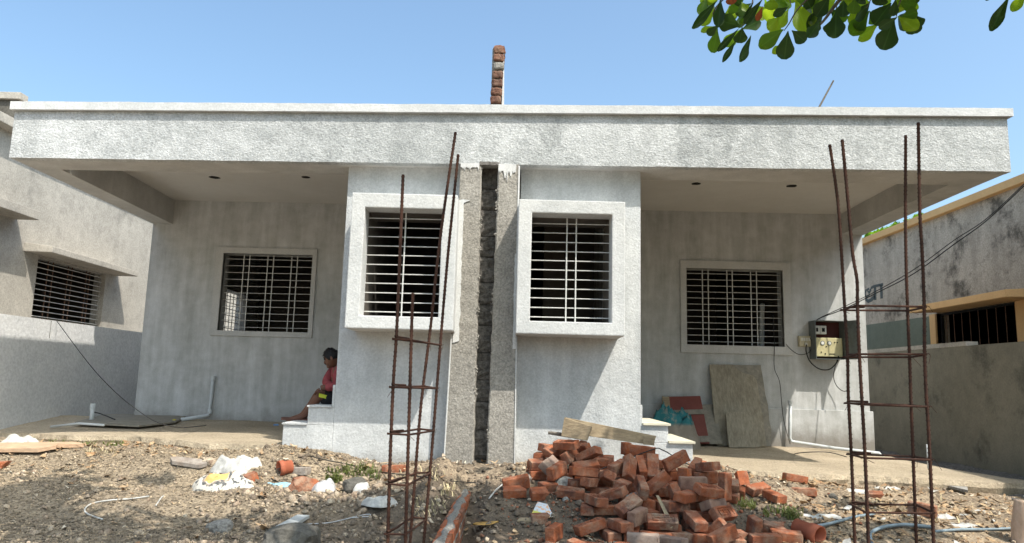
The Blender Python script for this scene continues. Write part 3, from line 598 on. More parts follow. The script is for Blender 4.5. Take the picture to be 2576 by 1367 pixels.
# ------------------------------------------------------------------ rebar columns
def rib_tube(mb, pts, r):
    mb.tube(pts, r, 8)
    path = [Vector(p) for p in pts]
    for a, b in zip(path, path[1:]):
        L = (b - a).length; n = int(L / .022); d = (b - a).normalized()
        for i in range(n):
            c = a + d * (.022 * (i + .5)); t = d.cross(Vector((1, 0, 0))).normalized(); u = t.cross(d)
            q = Matrix.Translation(c) @ Matrix((u, t, d)).transposed().to_4x4() @ Euler((.45, 0, 0)).to_matrix().to_4x4()
            mb.bx(q, r * 2.32, r * 1.1, .005)
def cage(bars_, stir, label, gname, sr=.0055):
    e = empty('rebar_column', (0, 0, 0), label, 'rebar', 'rebar cages standing in front of the house')
    allp = []
    for pts, Y in bars_:
        P = [PY(x, y, Y) for x, y in pts]; last = P[-1]; d = (P[-1] - P[-2]).normalized(); g = gz(last.x, last.y) - .15
        P.append(last + d * ((last.z - g) / max(.2, -d.z))); P = [P[0]] + smooth_path(P[0:], 3)[1:]
        allp.append(P)
    base = Vector((sum(p[-1].x for p in allp) / 4, sum(p[-1].y for p in allp) / 4, min(p[-1].z for p in allp) + .15)); e.location = base
    for P in allp:
        mb = MB(); rib_tube(mb, P, .0078); mb.make('rebar', M['rebar'], e)
    def at(P, z):
        for a, b in zip(P, P[1:]):
            if b.z <= z <= a.z: f = (a.z - z) / (a.z - b.z); return a.lerp(b, f)
        return P[-1]
    for zs in stir:                                       # z at each of the four bars, in loop order
        order = (0, 1, 3, 2); C = [at(allp[i], zs[j]) for j, i in enumerate(order)]; ctr = sum(C, Vector()) / 4
        C = [c + (Vector((c.x - ctr.x, c.y - ctr.y, 0)).normalized()) * .013 for c in C]
        pts = []
        for i in range(4):
            a, b = C[i], C[(i + 1) % 4]; pts += [a.lerp(b, .06), a.lerp(b, .94)]
        h1 = pts[0] + Vector((-.03, .06, -.01)); pts = [C[0] + Vector((-.012, -.004, 0))] + pts + [C[0] + Vector((.004, -.012, .012)), C[0].lerp(C[2], .28) + Vector((0, 0, .012))]
        MB().tube(pts, sr, 6).make('stirrup', M['rebar'], e)
        tw = MB()
        for c in C:
            ring = [c + Vector((.013 * math.cos(a), .013 * math.sin(a), .006 * math.sin(2 * a))) for a in lin(0, 5.6, 8)]
            tw.tube(ring + [ring[-1] + Vector((random.uniform(-.03, .03), random.uniform(-.03, .0), random.uniform(-.045, -.01)))], .0013, 4)
        tw.make('tie_wire', M['rebar'], e)
    return e
yn, yf = 3.70, 4.08
lb = [([(1014, 440), (998.7, 817), (989.5, 960), (980.6, 1179), (975.4, 1367)], yn), ([(1038.9, 738), (1035.7, 817), (1027.6, 1099), (1019.6, 1367)], yn),
      ([(1146, 333), (1117.7, 523), (1098, 679), (1083.9, 817), (1060, 1010), (1045.7, 1179), (1031.7, 1367)], yf), ([(1152.8, 389), (1139, 523), (1125.5, 656), (1108, 862), (1085.9, 1139), (1065.8, 1367)], yf)]
def zat(px, py, Y): return PY(px, py, Y).z
cage(lb, [(zat(989.5, 853.6, yn), zat(1034, 856, yn), zat(1112, 869, yf), zat(1082, 864, yf)), (zat(985, 974, yn), zat(1030, 976, yn), zat(1106, 978, yf), zat(1065, 972, yf)),
          (zat(979, 1091, yn), zat(1027, 1094, yn), zat(1092, 1084, yf), zat(1052, 1080, yf)), (zat(977, 1217, yn), zat(1022, 1221, yn), zat(1086, 1190, yf), zat(1042, 1191, yf)),
          (zat(971, 1342, yn), zat(1020, 1344, yn), zat(1074, 1307, yf), zat(1034, 1303, yf))], 'leaning narrow rebar cage in front of the left bay window, two bars tilted right', 'l')
yn, yf = 3.70, 3.96
rb = [([(2087, 364), (2107, 501), (2117, 640), (2124.6, 770), (2132, 894), (2134, 995), (2141.6, 1144), (2150.6, 1367)], yf), ([(2118.7, 352), (2134, 516), (2145, 640), (2156, 705), (2157, 770), (2162, 894), (2167.5, 995), (2176, 1144), (2184.8, 1367)], yn),
      ([(2278.3, 341), (2278, 592), (2283, 780), (2288, 900), (2291, 995), (2296.6, 1138), (2305.5, 1367)], yf), ([(2310, 309), (2314, 535), (2320, 640), (2325, 775), (2326, 894), (2330, 995), (2336.8, 1100), (2348.7, 1367)], yn)]
zz4 = lambda a, b, c, d: (zat(2140, a, yf), zat(2170, b, yn), zat(2335, c, yn), zat(2290, d, yf))
cage(rb, [zz4(781, 770, 773, 782), zz4(899, 892, 892, 899), zz4(1015, 1018, 1024, 1020), zz4(1143, 1152, 1157, 1149), zz4(1269, 1289, 1291, 1271)], 'tall upright rebar cage in front of the right porch, four evenly spaced bars', 'r')

# ------------------------------------------------------------------ cables
def cable(pts, r, name, label, mat='cable', cat='cable', n=6):
    P = smooth_path(pts, n); return tag(MB().tube(P, r, 6).make(name, M[mat], smooth=True), label, cat)
def G(px, py, dz=.006): p = PG(px, py); return p + Vector((0, 0, dz))
cable([PX(143, 808, XC + .01), PY(240, 935, 8.9), PY(340, 1028, 8.0), PY(440, 1075, 7.4), G(560, 1092, .12), G(700, 1120, .03), G(780, 1150), G(880, 1172), G(960, 1190), G(1085, 1205)], .0045, 'cable', 'thin black cable sagging from the left compound wall across the concrete apron to the ground')
cable([G(1087, 1207), G(1180, 1218, .01), G(1300, 1217, .02), G(1400, 1205, .08), PY(1480, 1188, 6.2), PY(1545, 1168, 6.3), PY(1640, 1132, 6.3), PY(1668, 1133, 6.35), PY(1730, 1168, 6.5), PY(1810, 1192, 6.6), G(1890, 1197, .03)], .0045, 'cable', 'black cable stretched low over the front of the brick heap')
cable([G(1905, 1205), G(1930, 1180), G(1960, 1160), G(1985, 1150), PY(2010, 1140, 8.2), PY(2080, 1138, 8.1), PY(2130, 1150, 7.9)], .005, 'cable', 'kinked thin cable lying over the right concrete apron')
# from the far upper right to the meter box: two twisted service wires
for k, dy in enumerate((0, 5)):
    cable([PY(2640, 395 + dy * 2, 7.6), PY(2576, 463 + dy, 7.8), PY(2480, 552 + dy, 8.2), PY(2400, 605 + dy * 2, 8.6), PY(2300, 678 + dy * (2 if k else 1), 9.0), PY(2200, 735 + dy, 9.4), PY(2115, 776 + dy, 9.7), PY(2060, 802, 9.85), PY(2040, 822, 9.93)], .005 + .001 * k, 'service_cable', ['upper of the two service wires running from the top right to the meter box', 'lower of the two service wires running from the top right to the meter box'][k])
cable([PY(1944, 790, 10.0), PY(1948, 865, 9.96), PY(1948, 925, 9.95), PY(1961, 960, 9.95), PY(1966, 1010, 9.94), PY(1972, 1060, 9.92), PY(1988, 1118, 9.9)], .0045, 'cable', 'black wire hanging down the wall from the right porch window')
cable([PY(1968, 850, 10.03), PY(1985, 875, 9.95), PY(2010, 892, 9.95), PY(2035, 887, 9.94), PY(2043, 868, 9.93), PY(2038, 850, 9.92)], .0045, 'cable', 'looped wire from the porch window to the switch board')

# ------------------------------------------------------------------ meter box and switch board
yw = 9.9995
MBX = empty('meter_box', PY(2095, 860, 9.9), 'open grey metal meter box with breakers and cream energy meter on right porch wall', 'meter box')
m0 = PY(2052, 905, 9.80); m1 = PY(2122, 808, 9.80); x0, x1, z0, z1 = m0.x, m1.x + .02, m0.z + .01, m1.z
M['metal'] = simple('grey_painted_steel', (.13, .15, .15), .5, spec=.5, var=.2); M['cream'] = simple('cream_meter_case', (.52, .47, .27), .5, spec=.4, var=.08)
M['redbrown'] = simple('dark_red_board', (.07, .02, .018), .7); M['white'] = simple('white_bakelite', (.66, .66, .62), .5, spec=.4); M['beigebox'] = simple('beige_switch_box', (.52, .47, .33), .55, spec=.4)
mb = MB(); t = .006; yb = 9.78
mb.box(x0, x1, 9.985, yw - .002, z0, z1).box(x0, x0 + t, yb, 9.9845, z0, z1).box(x1 - t, x1, yb, 9.9845, z0, z1).box(x0 + t, x1 - t, yb, 9.9845, z0, z0 + t).box(x0 + t, x1 - t, yb, 9.9845, z1 - t, z1)
mb.make('case', M['metal'], MBX)
MB().box(x0 + .008, x1 - .008, 9.975, 9.984, z0 + .008, z1 - .008).make('back_board', M['redbrown'], MBX)
MB().hexa([(x1, yb - .002, z0), (x1 + .085, yb - .18, z0), (x1 + .089, yb - .177, z0), (x1 + .004, yb + .002, z0), (x1, yb - .002, z1), (x1 + .085, yb - .18, z1), (x1 + .089, yb - .177, z1), (x1 + .004, yb + .002, z1)]).make('door', M['metal'], MBX)
W_ = x1 - x0; Hh = z1 - z0
mt = MB().box(x0 + .04, x1 - .02, 9.86, 9.974, z0 + .035, z0 + Hh * .56).make('energy_meter', M['cream'], MBX, bevel=.008)
for fx in (.30, .52): MB().tube([(x0 + W_ * fx, 9.8595, z0 + Hh * .42), (x0 + W_ * fx, 9.853, z0 + Hh * .42)], .030, 14).make('dial', M['metal'], mt); MB().tube([(x0 + W_ * fx, 9.8525, z0 + Hh * .42), (x0 + W_ * fx, 9.851, z0 + Hh * .42)], .021, 14).make('dial_face', M['white'], mt)
for fx, fz in ((.42, .33), (.25, .18), (.38, .14), (.78, .44), (.70, .44), (.80, .08)): MB().tube([(x0 + W_ * fx, 9.8595, z0 + Hh * fz), (x0 + W_ * fx, 9.854, z0 + Hh * fz)], .009, 8).make('screw', M['dark'], mt)
MB().box(x0 + W_ * .52, x0 + W_ * .70, 9.856, 9.8595, z0 + Hh * .13, z0 + Hh * .15).make('printed_line', M['dark'], mt)
for a, b in ((.10, .27), (.29, .49)):
    br = MB().box(x0 + W_ * a, x0 + W_ * b, 9.90, 9.974, z0 + Hh * .66, z0 + Hh * .88).make('breaker', M['white'], MBX, bevel=.004)
    MB().box(x0 + W_ * (a + .05), x0 + W_ * (b - .06), 9.893, 9.8995, z0 + Hh * .72, z0 + Hh * .82).make('toggle', M['dark'], br)
SB = empty('switch_board', PY(2026, 858, 9.98), 'small beige switch board with white plug left of the meter box', 'switch')
a = PY(2010, 872, 9.96); b = PY(2040, 846, 9.96)
MB().box(a.x, b.x, 9.94, yw - .002, a.z, b.z).make('box', M['beigebox'], SB, bevel=.005)
for i in range(4):
    cxx = a.x + (b.x - a.x) * (.2 + .2 * i); MB().box(cxx - .012, cxx + .012, 9.934, 9.9395, a.z + .075, a.z + .115).make('switch', M['white'], SB, bevel=.002)
MB().tube([(a.x + .08, 9.939, a.z + .035), (a.x + .08, 9.905, a.z + .03)], .019, 12).make('plug', M['white'], SB)
cable([(a.x + .08, 9.905, a.z + .025), PY(2028, 885, 9.9), PY(2038, 910, 9.9), PY(2060, 928, 9.9), PY(2085, 930, 9.9), PY(2103, 915, 9.9), PY(2112, 895, 9.9)], .008, 'cable', 'thick black cable looping from the plug to the underside of the meter box')
cable([PY(2106, 906, 9.9), PY(2099, 930, 9.93), PY(2098, 955, 9.93), PY(2108, 975, 9.93), PY(2125, 985, 9.9), PY(2138, 975, 9.85)], .005, 'cable', 'thin wire drooping below the meter box behind the rebar')

# ------------------------------------------------------------------ pipes on the walls
def pipe(pts, r, label, name='drain_pipe', mat='pvc', caps=()):
    e = empty(name, pts[0], label, 'pipe'); MB().tube(pts, r, 10).make('pipe', M[mat], e, smooth=True)
    for c, d in caps: c = Vector(c); d = Vector(d).normalized(); MB().tube([c - d * .03, c + d * .03], r * 1.28, 10).make('coupling', M[mat], e)
    return e
p1, p2, p3 = PY(536, 952, 9.96), PY(527, 1047, 9.95), PY(456, 1056, 9.6)
pipe([p1, p2 + Vector((0, 0, .05)), p2 + Vector((-.01, 0, .02)), p2 + Vector((-.05, -.02, 0)), p3], .023, 'white pipe running down the left porch wall and bending along the floor', caps=((p1, (0, 0, 1)), (p2 + Vector((0, 0, .06)), (0, 0, 1))))
q1 = PY(234, 1022, 9.2); pipe([q1, q1 + Vector((0, 0, -.22))], .028, 'short capped white pipe standing up beside the left compound wall', 'pipe_stub', caps=((q1, (0, 0, 1)),))
cable([PY(236, 1037, 9.2), PY(255, 1042, 9.2), PY(290, 1056, 9.2)], .007, 'cable', 'short black cord from the capped white pipe stub')
p1, p2, p3 = PY(1988, 1014, 9.90), PY(1987, 1112, 9.90), PY(2212, 1141, 9.45)
pipe([p1, p2 + Vector((0, 0, .05)), p2 + Vector((.02, -.01, .01)), p2 + Vector((.06, -.02, 0)), PY(2100, 1128, 9.7), p3, p3 + Vector((.03, -.02, -.05))], .021, 'white pipe down the right porch wall and along its foot past the house corner', caps=((p1, (0, 0, 1)),))
q1 = PY(2333, 1118, 7.9); pipe([q1, q1 + Vector((0, 0, -.25))], .014, 'thin white pipe stub standing on the right apron behind the rebar', 'pipe_stub')
pipe([PY(128, 1074, 8.7), PY(200, 1066, 8.55), PY(262, 1070, 8.4)], .014, 'thin white hose lying by the grey board on the left apron', 'hose')

# ------------------------------------------------------------------ boards against the right porch wall
def board(px, py_b, py_t, wd, yb_, yt_, t, name, label, mat, cat='board', shape=None, cuts=None, rot=0):
    # stands on the floor leaning on the wall; bottom centre pixel (px,py_b), top pixel row py_t
    b = PY(px, py_b, yb_); tz = PY(px, py_t, yt_).z; h = math.hypot(tz - b.z, yt_ - yb_); tilt = math.atan2(yt_ - yb_, tz - b.z)
    shape = shape or [(-.5, 0), (.5, 0), (.5, 1), (-.5, 1)]
    R = Matrix.Translation(b) @ Euler((-tilt, rot, 0)).to_matrix().to_4x4(); vs = []
    for d in (0, t):
        for u, v in shape: vs.append(R @ Vector((u * wd, d, v * h)))
    n = len(shape); me = mesh(name, vs, [list(range(n)), list(range(2 * n - 1, n - 1, -1))] + [((k + 1) % n, k, k + n, (k + 1) % n + n) for k in range(n)])
    o = link(name, me, mat); return tag(o, label, cat), R, h
board(1866, 1122, 918, .64, 9.72, 9.95, .018, 'plywood_board', 'large stained plywood board with a torn upper corner leaning on the right porch wall', M['ply'], shape=[(-.5, 0), (.5, 0), (.5, .36), (.48, .44), (.46, .80), (.40, .86), (.16, .90), (.04, .96), (0, 1), (-.5, 1)], rot=-.02)
board(1880, 1122, 919, .62, 9.76, 9.97, .012, 'plywood_board', 'rough-edged board half hidden behind the large stained plywood board', M['plygrey'], shape=[(-.5, 0), (.5, 0), (.54, .2), (.52, .3), (.53, .5), (.50, .62), (.49, .8), (.47, 1), (-.5, 1)], rot=-.02)
board(1872, 1126, 1037, .40, 9.58, 9.70, .018, 'plywood_board', 'small square board with a painted grey top strip in front of the large one', M['ply'], shape=[(-.48, 0), (.5, 0), (.42, .97), (.36, 1), (-.40, 1), (-.46, .93)], rot=-.03)
board(1799, 1117, 1018, .19, 9.66, 9.90, .02, 'plank', 'narrow dark plank leaning between the maroon door and the big plywood board', M['plygrey'], rot=-.04)
mo, R, h = board(1740, 1116, 998, .46, 9.6, 9.92, .03, 'door_panel', 'maroon door panel with a pale wooden batten leaning by the right stairs', M['maroon'], 'door', rot=-.05)
for v0, v1 in ((.60, .70), (.02, .14)):
    vs = [R @ Vector((u * .47, d, v * h)) for d in (-.012, -.001) for u, v in ((-.5, v0), (.5, v0), (.5, v1), (-.5, v1))]
    ob = obj('batten', vs, [(0, 1, 2, 3), (7, 6, 5, 4), (1, 0, 4, 5), (2, 1, 5, 6), (3, 2, 6, 7), (0, 3, 7, 4)], M['plygrey']); ob.parent = mo
board(1680, 1040, 997, .10, 9.7, 9.85, .03, 'wood_offcut', 'rotten brown wood offcut standing left of the maroon door panel', M['wood'], 'wood', shape=[(-.5, 0), (.5, 0), (.45, .4), (.5, 1), (.1, .95), (-.4, 1), (-.5, .5)])
def cloth(name, label, cat, base, rx, ry, h, mat, seed, nu=26, nv=12, rough=.35, flat=.6):
    vs = []; fs = []; nu = max(nu, 40); nv = max(nv, 16)
    for j in range(nv + 1):
        u = j / nv
        for i in range(nu):
            a = 2 * math.pi * i / nu; k = 1 + .45 * rough * 2 * mn.noise(Vector((math.cos(a) * 1.4 + seed, math.sin(a) * 1.4, 0))) + .12 * mn.noise(Vector((math.cos(a) * 5, math.sin(a) * 5, seed)))
            X_, Y_ = rx * u * math.cos(a) * k, ry * u * math.sin(a) * k; q_ = Vector((X_ * 9 / (rx + .1) * .3 + seed, Y_ * 9 / (ry + .1) * .3, 0))
            zz_ = h * (1 - u ** 4) * (.55 + rough * 1.1 * mn.noise(q_)) + h * .14 * (1 - u * .5) * (1 - abs(mn.noise(Vector((X_ * 11 + seed, Y_ * 15, 2)))) * 2.4) + .10 * h * mn.noise(Vector((X_ * 30, Y_ * 30, seed)))
            bx, by_ = base[0] + X_, base[1] + Y_; vs.append((bx, by_, base[2] + (max(.003, zz_) if j < nv else -.012)))
    for j in range(nv):
        for i in range(nu): fs.append((j * nu + i, (j + 1) * nu + i, (j + 1) * nu + (i + 1) % nu, j * nu + (i + 1) % nu))
    return tag(obj(name, vs, fs, mat, None, True), label, cat)
M['teal'] = simple('teal_tarpaulin', (.04, .20, .22), .55, spec=.4, var=.35, vs=12)
def teal():
    m = N('faded_sack', .8); p = m.pos(); z = m.sep(p, 2); f = m.rng(m.math('ADD', z, m.math('MULTIPLY', m.noise(p, 5, 3), .15)), -.40, -.36); c = m.mix(f, (.25, .22, .18), (.035, .18, .20)); c = m.mix(m.math('MULTIPLY', m.noise(p, 14, 4, .6, .5, .65), .6), c, (.33, .30, .25)); m.col(c); return m.m
tb = PY(1700, 1118, 9.1); cloth('tarpaulin_sack', 'teal and brown sack slumped against the maroon door panel behind the stairs', 'sack', (tb.x - .04, 9.2, -.78), .36, .22, .72, teal(), 4, rough=.16, flat=.75)
# boards lying about on the left
def slab(name, label, cat, pix, t, mat, lift=(0, 0, 0, 0, 0), zfun=None):
    P = [zfun(*p) for p in pix]; P = [p + Vector((0, 0, l)) for p, l in zip(P, lift)]; n = len(P)
    vs = [p for p in P] + [p - Vector((0, 0, t)) for p in P]
    o = obj(name, vs, [list(range(n)), list(range(2 * n - 1, n - 1, -1))] + [(k, k + n, (k + 1) % n + n, (k + 1) % n) for k in range(n)], mat)
    bm = bmesh.new(); bm.from_mesh(o.data); bmesh.ops.recalc_face_normals(bm, faces=bm.faces); bm.to_mesh(o.data); bm.free(); return tag(o, label, cat)
slab('board', 'wide warped grey board lying on the left concrete apron', 'board', [(188, 1062), (350, 1071), (442, 1063), (488, 1046), (340, 1047), (262, 1048)], .018, M['plygrey'], (.0, .0, .01, .06, .02, .03), lambda x, y: PZ(x, y, -.60))
gpl = lambda x, y: PG(x, y)
slab('board', 'reddish broken board lying on the ground at the left edge', 'board', [(-20, 1128), (-20, 1146), (95, 1148), (140, 1140), (142, 1134), (210, 1128), (190, 1125)], .035, wood_mat('pink_timber', (.42, .27, .17), (.56, .40, .27), (.8, 5, 5)), (.05, .06, .07, .07, .06, .04, .05), gpl)
cloth('cloth_bag', 'crumpled white cloth bag with dark print at the left edge beside the apron', 'bag', tuple(PG(45, 1120)), .20, .12, .13, M['plastic'], 12)
# cement sacks
def sack_mat():
    m = N('printed_cement_sack', .6); b = PG(552, 1232); g = m.n('NewGeometry').outputs['Position']; v = m.n('VectorMath', operation='SUBTRACT'); m.L(g, v.inputs[0]); v.inputs[1].default_value = (b.x - .05, b.y + .06, 0)
    x, y = m.sep(v.outputs[0], 0), m.sep(v.outputs[0], 1); d = m.math('SQRT', m.math('ADD', m.math('MULTIPLY', x, x), m.math('MULTIPLY', m.math('MULTIPLY', y, y), 2.2))); d = m.math('ADD', d, m.math('MULTIPLY', m.noise(g, 12, 2), .05))
    og = m.rng(d, .125, .135, 1, 0); c = m.mix(m.math('MULTIPLY', og, .9), (.58, .55, .48), (.66, .36, .10)); rg = m.math('MULTIPLY', m.rng(d, .135, .140), m.rng(d, .152, .157, 1, 0)); c = m.mix(m.math('MULTIPLY', rg, .7), c, (.20, .13, .08))
    bl = m.noise(m.pos(scale=(1, 1.6, 1)), 24, 3, .6, .53, .58); c = m.mix(m.math('MULTIPLY', bl, m.math('SUBTRACT', 1, og)), c, (.10, .10, .10)); m.col(c); return m.m
b0 = PG(552, 1232); cloth('cement_sack', 'torn white cement sack with orange and black print lying on gravel', 'sack', (b0.x, b0.y + .10, b0.z - .01), .27, .16, .17, sack_mat(), 21, 44, 18, .3)
b1 = PG(595, 1185); cloth('paper_sack', 'crumpled white paper sack behind the orange printed cement sack', 'sack', (b1.x, b1.y + .05, b1.z - .01), .18, .13, .15, M['plastic'], 33, 44, 18, .55)
b2 = PG(815, 1235); cloth('plastic_bag', 'dusty grey plastic bag left of the dark rock', 'plastic bag', tuple(b2), .12, .10, .12, M['plasticgrey'], 41, rough=.3)
b3 = PG(955, 1268); cloth('plastic_bag', 'larger crumpled grey-white plastic bag just left of the rebar cage', 'plastic bag', tuple(b3), .13, .09, .075, M['plastic'], 47, rough=.5)
b5 = PG(912, 1238); cloth('plastic_bag', 'small twisted plastic bag right against the dark rock', 'plastic bag', tuple(b5), .07, .06, .09, M['plastic'], 53, rough=.5)
b4 = PG(705, 1222); cloth('plastic_scrap', 'light blue plastic scrap lying left of the red brick lump', 'plastic scrap', tuple(b4), .10, .05, .03, simple('blue_plastic', (.25, .45, .55), .5, var=.3, vs=25), 52, rough=.5)
def rock(name, label, cat, px, py, sx, sy, sz_, seed, mat, group=None, rz=0, sub=3, amp=.16):
    bm = bmesh.new(); bmesh.ops.create_icosphere(bm, subdivisions=sub, radius=1)
    for v in bm.verts:
        c = v.co.copy(); k = 1 + amp * 1.6 * mn.noise(c * 1.1 + Vector((seed, 0, 0))) + amp * .7 * mn.noise(c * 3 + Vector((0, seed, 0))); mx = max(abs(c.x), abs(c.y), abs(c.z)); q = c * (k * (1 + .35 * (1 / mx - 1) * .8)); v.co = (q.x * sx, q.y * sy, q.z * sz_)
    bm.transform(Euler((random.uniform(-.2, .2), random.uniform(-.2, .2), rz)).to_matrix().to_4x4()); me = bpy.data.meshes.new(name); bm.to_mesh(me); bm.free()
    p = PG(px, py); o = link(name, me, mat); o.location = (p.x, p.y + sy * .8, p.z + sz_ * .55); return tag(o, label, cat, group)
rock('rock', 'dark squared rock between two crumpled plastic bags', 'rock', 890, 1240, .10, .08, .075, 3, M['rockdark'], rz=.3)
rock('broken_brick', 'dark red rounded brick lump right of the blue plastic scrap', 'brick', 757, 1240, .12, .08, .075, 9, M['brick'], rz=.5)
rock('rock', 'large dark mossy rock cut by the bottom edge below the marble offcut', 'rock', 718, 1395, .17, .14, .10, 14, M['rockdark'])
rock('stone', 'brown chunk of hardened mortar on the gravel in the lower left', 'stone', 545, 1342, .09, .06, .05, 22, M['mortar'])
rock('stone', 'round brown stone left of the crumpled paper sack', 'stone', 482 + 40, 1168 + 8, .06, .05, .045, 27, M['rubble'])
rock('rock', 'pale round boulder lodged in the middle of the brick heap', 'rock', 1600, 1290, .085, .07, .085, 31, M['rock'])
rock('rock', 'smaller pale rock sunk between bricks left of the round boulder', 'rock', 1555, 1268, .06, .05, .05, 37, M['rock'])
rock('rock', 'whitish slanted rock at the left foot of the brick heap', 'rock', 1420, 1232, .085, .06, .06, 44, M['rock'], rz=.4)
rock('rock', 'small white cube-like stone left of the brick heap stamped rows', 'stone', 1425 + 577, 1262, .01, .01, .01, 1, M['rock']) if 0 else None
rock('stone', 'small white squarish stone on dark soil left of the stamped bricks', 'stone', 1424, 1265 - 3, .028, .025, .026, 50, M['rock'])
rock('rock', 'dark speckled stone leaning on the brick at the right', 'stone', 2098, 1258, .038, .03, .03, 58, M['rockdark'])
slab('marble_offcut', 'long grey marble offcut lying on the gravel in the lower left', 'stone slab', [(668, 1349), (700, 1357), (778, 1308), (748, 1306)], .02, M['marble'], (.03,) * 4, gpl)
slab('stone_slab', 'pale flat stone slab resting on rubble at the right', 'stone slab', [(2345, 1219), (2352, 1229), (2436, 1250), (2434, 1239), (2400, 1221)], .025, M['rock'], (.06,) * 5, gpl)
slab('wood_chip', 'thin pale wood chip below the striped wrapper', 'wood', [(1300, 1318), (1365, 1320), (1352, 1311), (1308, 1310)], .012, M['wood'], (.02,) * 4, gpl)
def wrapper():
    m = N('foil_wrapper', .35); g = m.n('NewGeometry').outputs['Position']; c = PG(1357, 1305); v = m.n('VectorMath', operation='SUBTRACT'); m.L(g, v.inputs[0]); v.inputs[1].default_value = tuple(c); mp = m.n('Mapping'); mp.inputs['Rotation'].default_value = (0, 0, .5); m.L(v.outputs[0], mp.inputs[0]); y = m.math('ABSOLUTE', m.sep(mp.outputs[0], 1)); c = m.mix(m.rng(y, .010, .014, 1, 0), (.60, .63, .66), (.62, .60, .12)); m.col(m.mix(m.noise(g, 50, 3, .5, .55, .6), c, (.75, .4, .2))); return m.m
slab('foil_wrapper', 'white foil wrapper with a yellow stripe on the soil before the brick heap', 'wrapper', [(1330, 1312), (1352, 1319), (1392, 1306), (1377, 1288), (1352, 1281)], .004, wrapper(), (.01, .015, .02, .05, .05), gpl)
# clay pipes / flower pots
def clay_pipe(px, py, r, L, rz, rx, label):
    p = PG(px, py); R = Matrix.Translation(p + Vector((0, 0, r * .9))) @ Euler((rx, 0, rz)).to_matrix().to_4x4(); n = 24; prof = [(r, 0), (r, L * .6), (r * 1.15, L * .62), (r * 1.15, L), (r * 1.02, L), (r * .88, L * .6), (r * .88, 0)]; vs = []; fs = []
    for q, (rr, z) in enumerate(prof):
        for k in range(n): a = 2 * math.pi * k / n; vs.append(R @ Vector((rr * math.cos(a), z - L / 2, rr * math.sin(a))))
    m = len(prof)
    for q in range(m):
        for k in range(n): fs.append((q * n + k, q * n + (k + 1) % n, (q + 1) % m * n + (k + 1) % n, (q + 1) % m * n + k))
    return tag(obj('clay_pipe', vs, fs, M['terracotta'], None, True), label, 'clay pipe')
clay_pipe(716, 1193, .055, .11, 2.2, -.1, 'short orange clay pipe piece lying behind the grey brick on the left')
clay_pipe(2033, 1358, .062, .20, 3.7, -.15, 'orange clay pipe bend lying right of the brick heap')
# strings, hoses, sticks
cable([G(375, 1252), G(330, 1258), G(275, 1262), G(230, 1270), G(213, 1285), G(222, 1298), G(258, 1310)], .006, 'string', 'loose white plastic strap curling over the gravel on the left', 'plastic', 'strap')
cable([G(392, 1276), G(405, 1256), G(412, 1250)], .006, 'string', 'short white plastic strip right of the curled strap', 'plastic', 'strap')
cable([G(1322 - 560, 1322), G(830, 1318), G(905, 1300), G(930, 1297), G(925, 1304), G(880, 1306)], .004, 'string', 'translucent plastic strip on brown soil left of the rebar', 'plasticgrey', 'strap')
cable([G(1230, 1262, .02), G(1250, 1245, .04), G(1275, 1228, .05)], .006, 'stick', 'pale straight stick lying by the trench', 'plastic', 'stick')
cable([G(1960, 1345), G(2040, 1335, .02), G(2090, 1328, .03), G(2150, 1312, .03), G(2200, 1300, .02)], .012, 'hose', 'blue-grey hose among dry leaves left of the right rebar cage', 'pvcgrey', 'hose')
cable([G(2195, 1372), G(2190, 1352, .02), G(2220, 1338, .03), G(2270, 1332, .03), G(2310, 1330, .02), G(2350, 1334, .02)], .014, 'hose', 'bent blue-grey hose between the right rebar cage bars', 'pvcgrey', 'hose')
cable([G(2350, 1340), G(2420, 1340, .02), G(2480, 1337, .01), G(2550, 1338, .02)], .012, 'hose', 'straight pale hose reaching the right edge', 'pvcgrey', 'hose')
for i, (x, y, rx, ry, lb_) in enumerate(((2085, 1250 + 5, 0, 0, 0), (2150, 1237, .13, .05, 'flat white plastic scrap left of the small brick at the right'), (2235, 1230, .12, .04, 'wavy white plastic strip above the small brick at the right'), (2060, 1300, .16, .04, 'long white plastic strip among leaves above the orange clay pipe'), (2330, 1300, .22, .06, 'bright white plastic sheet under the right rebar cage'), (2420, 1322, .12, .04, 'small white plastic piece above the pale hose'))):
    if rx: cloth('plastic_scrap', lb_, 'plastic scrap', tuple(PG(x, y)), rx, ry, .03, M['plastic'], 60 + i * 3, rough=.5)
tr = PG(2565, 1367); tb_ = [Vector((tr.x + .08, tr.y, -1.6)), Vector((tr.x + .05, tr.y + .02, -1.1)), PY(2580, 1300, tr.y), PY(2583, 1262, tr.y)]
MBt = MB().tube(smooth_path(tb_, 4), .085, 12); tag(MBt.make('timber_post', wood_mat('pale_pink_bark', (.50, .35, .25), (.66, .50, .38), (3, 3, 1)), smooth=True), 'pale stump of a post cut by the right edge at the bottom', 'post')

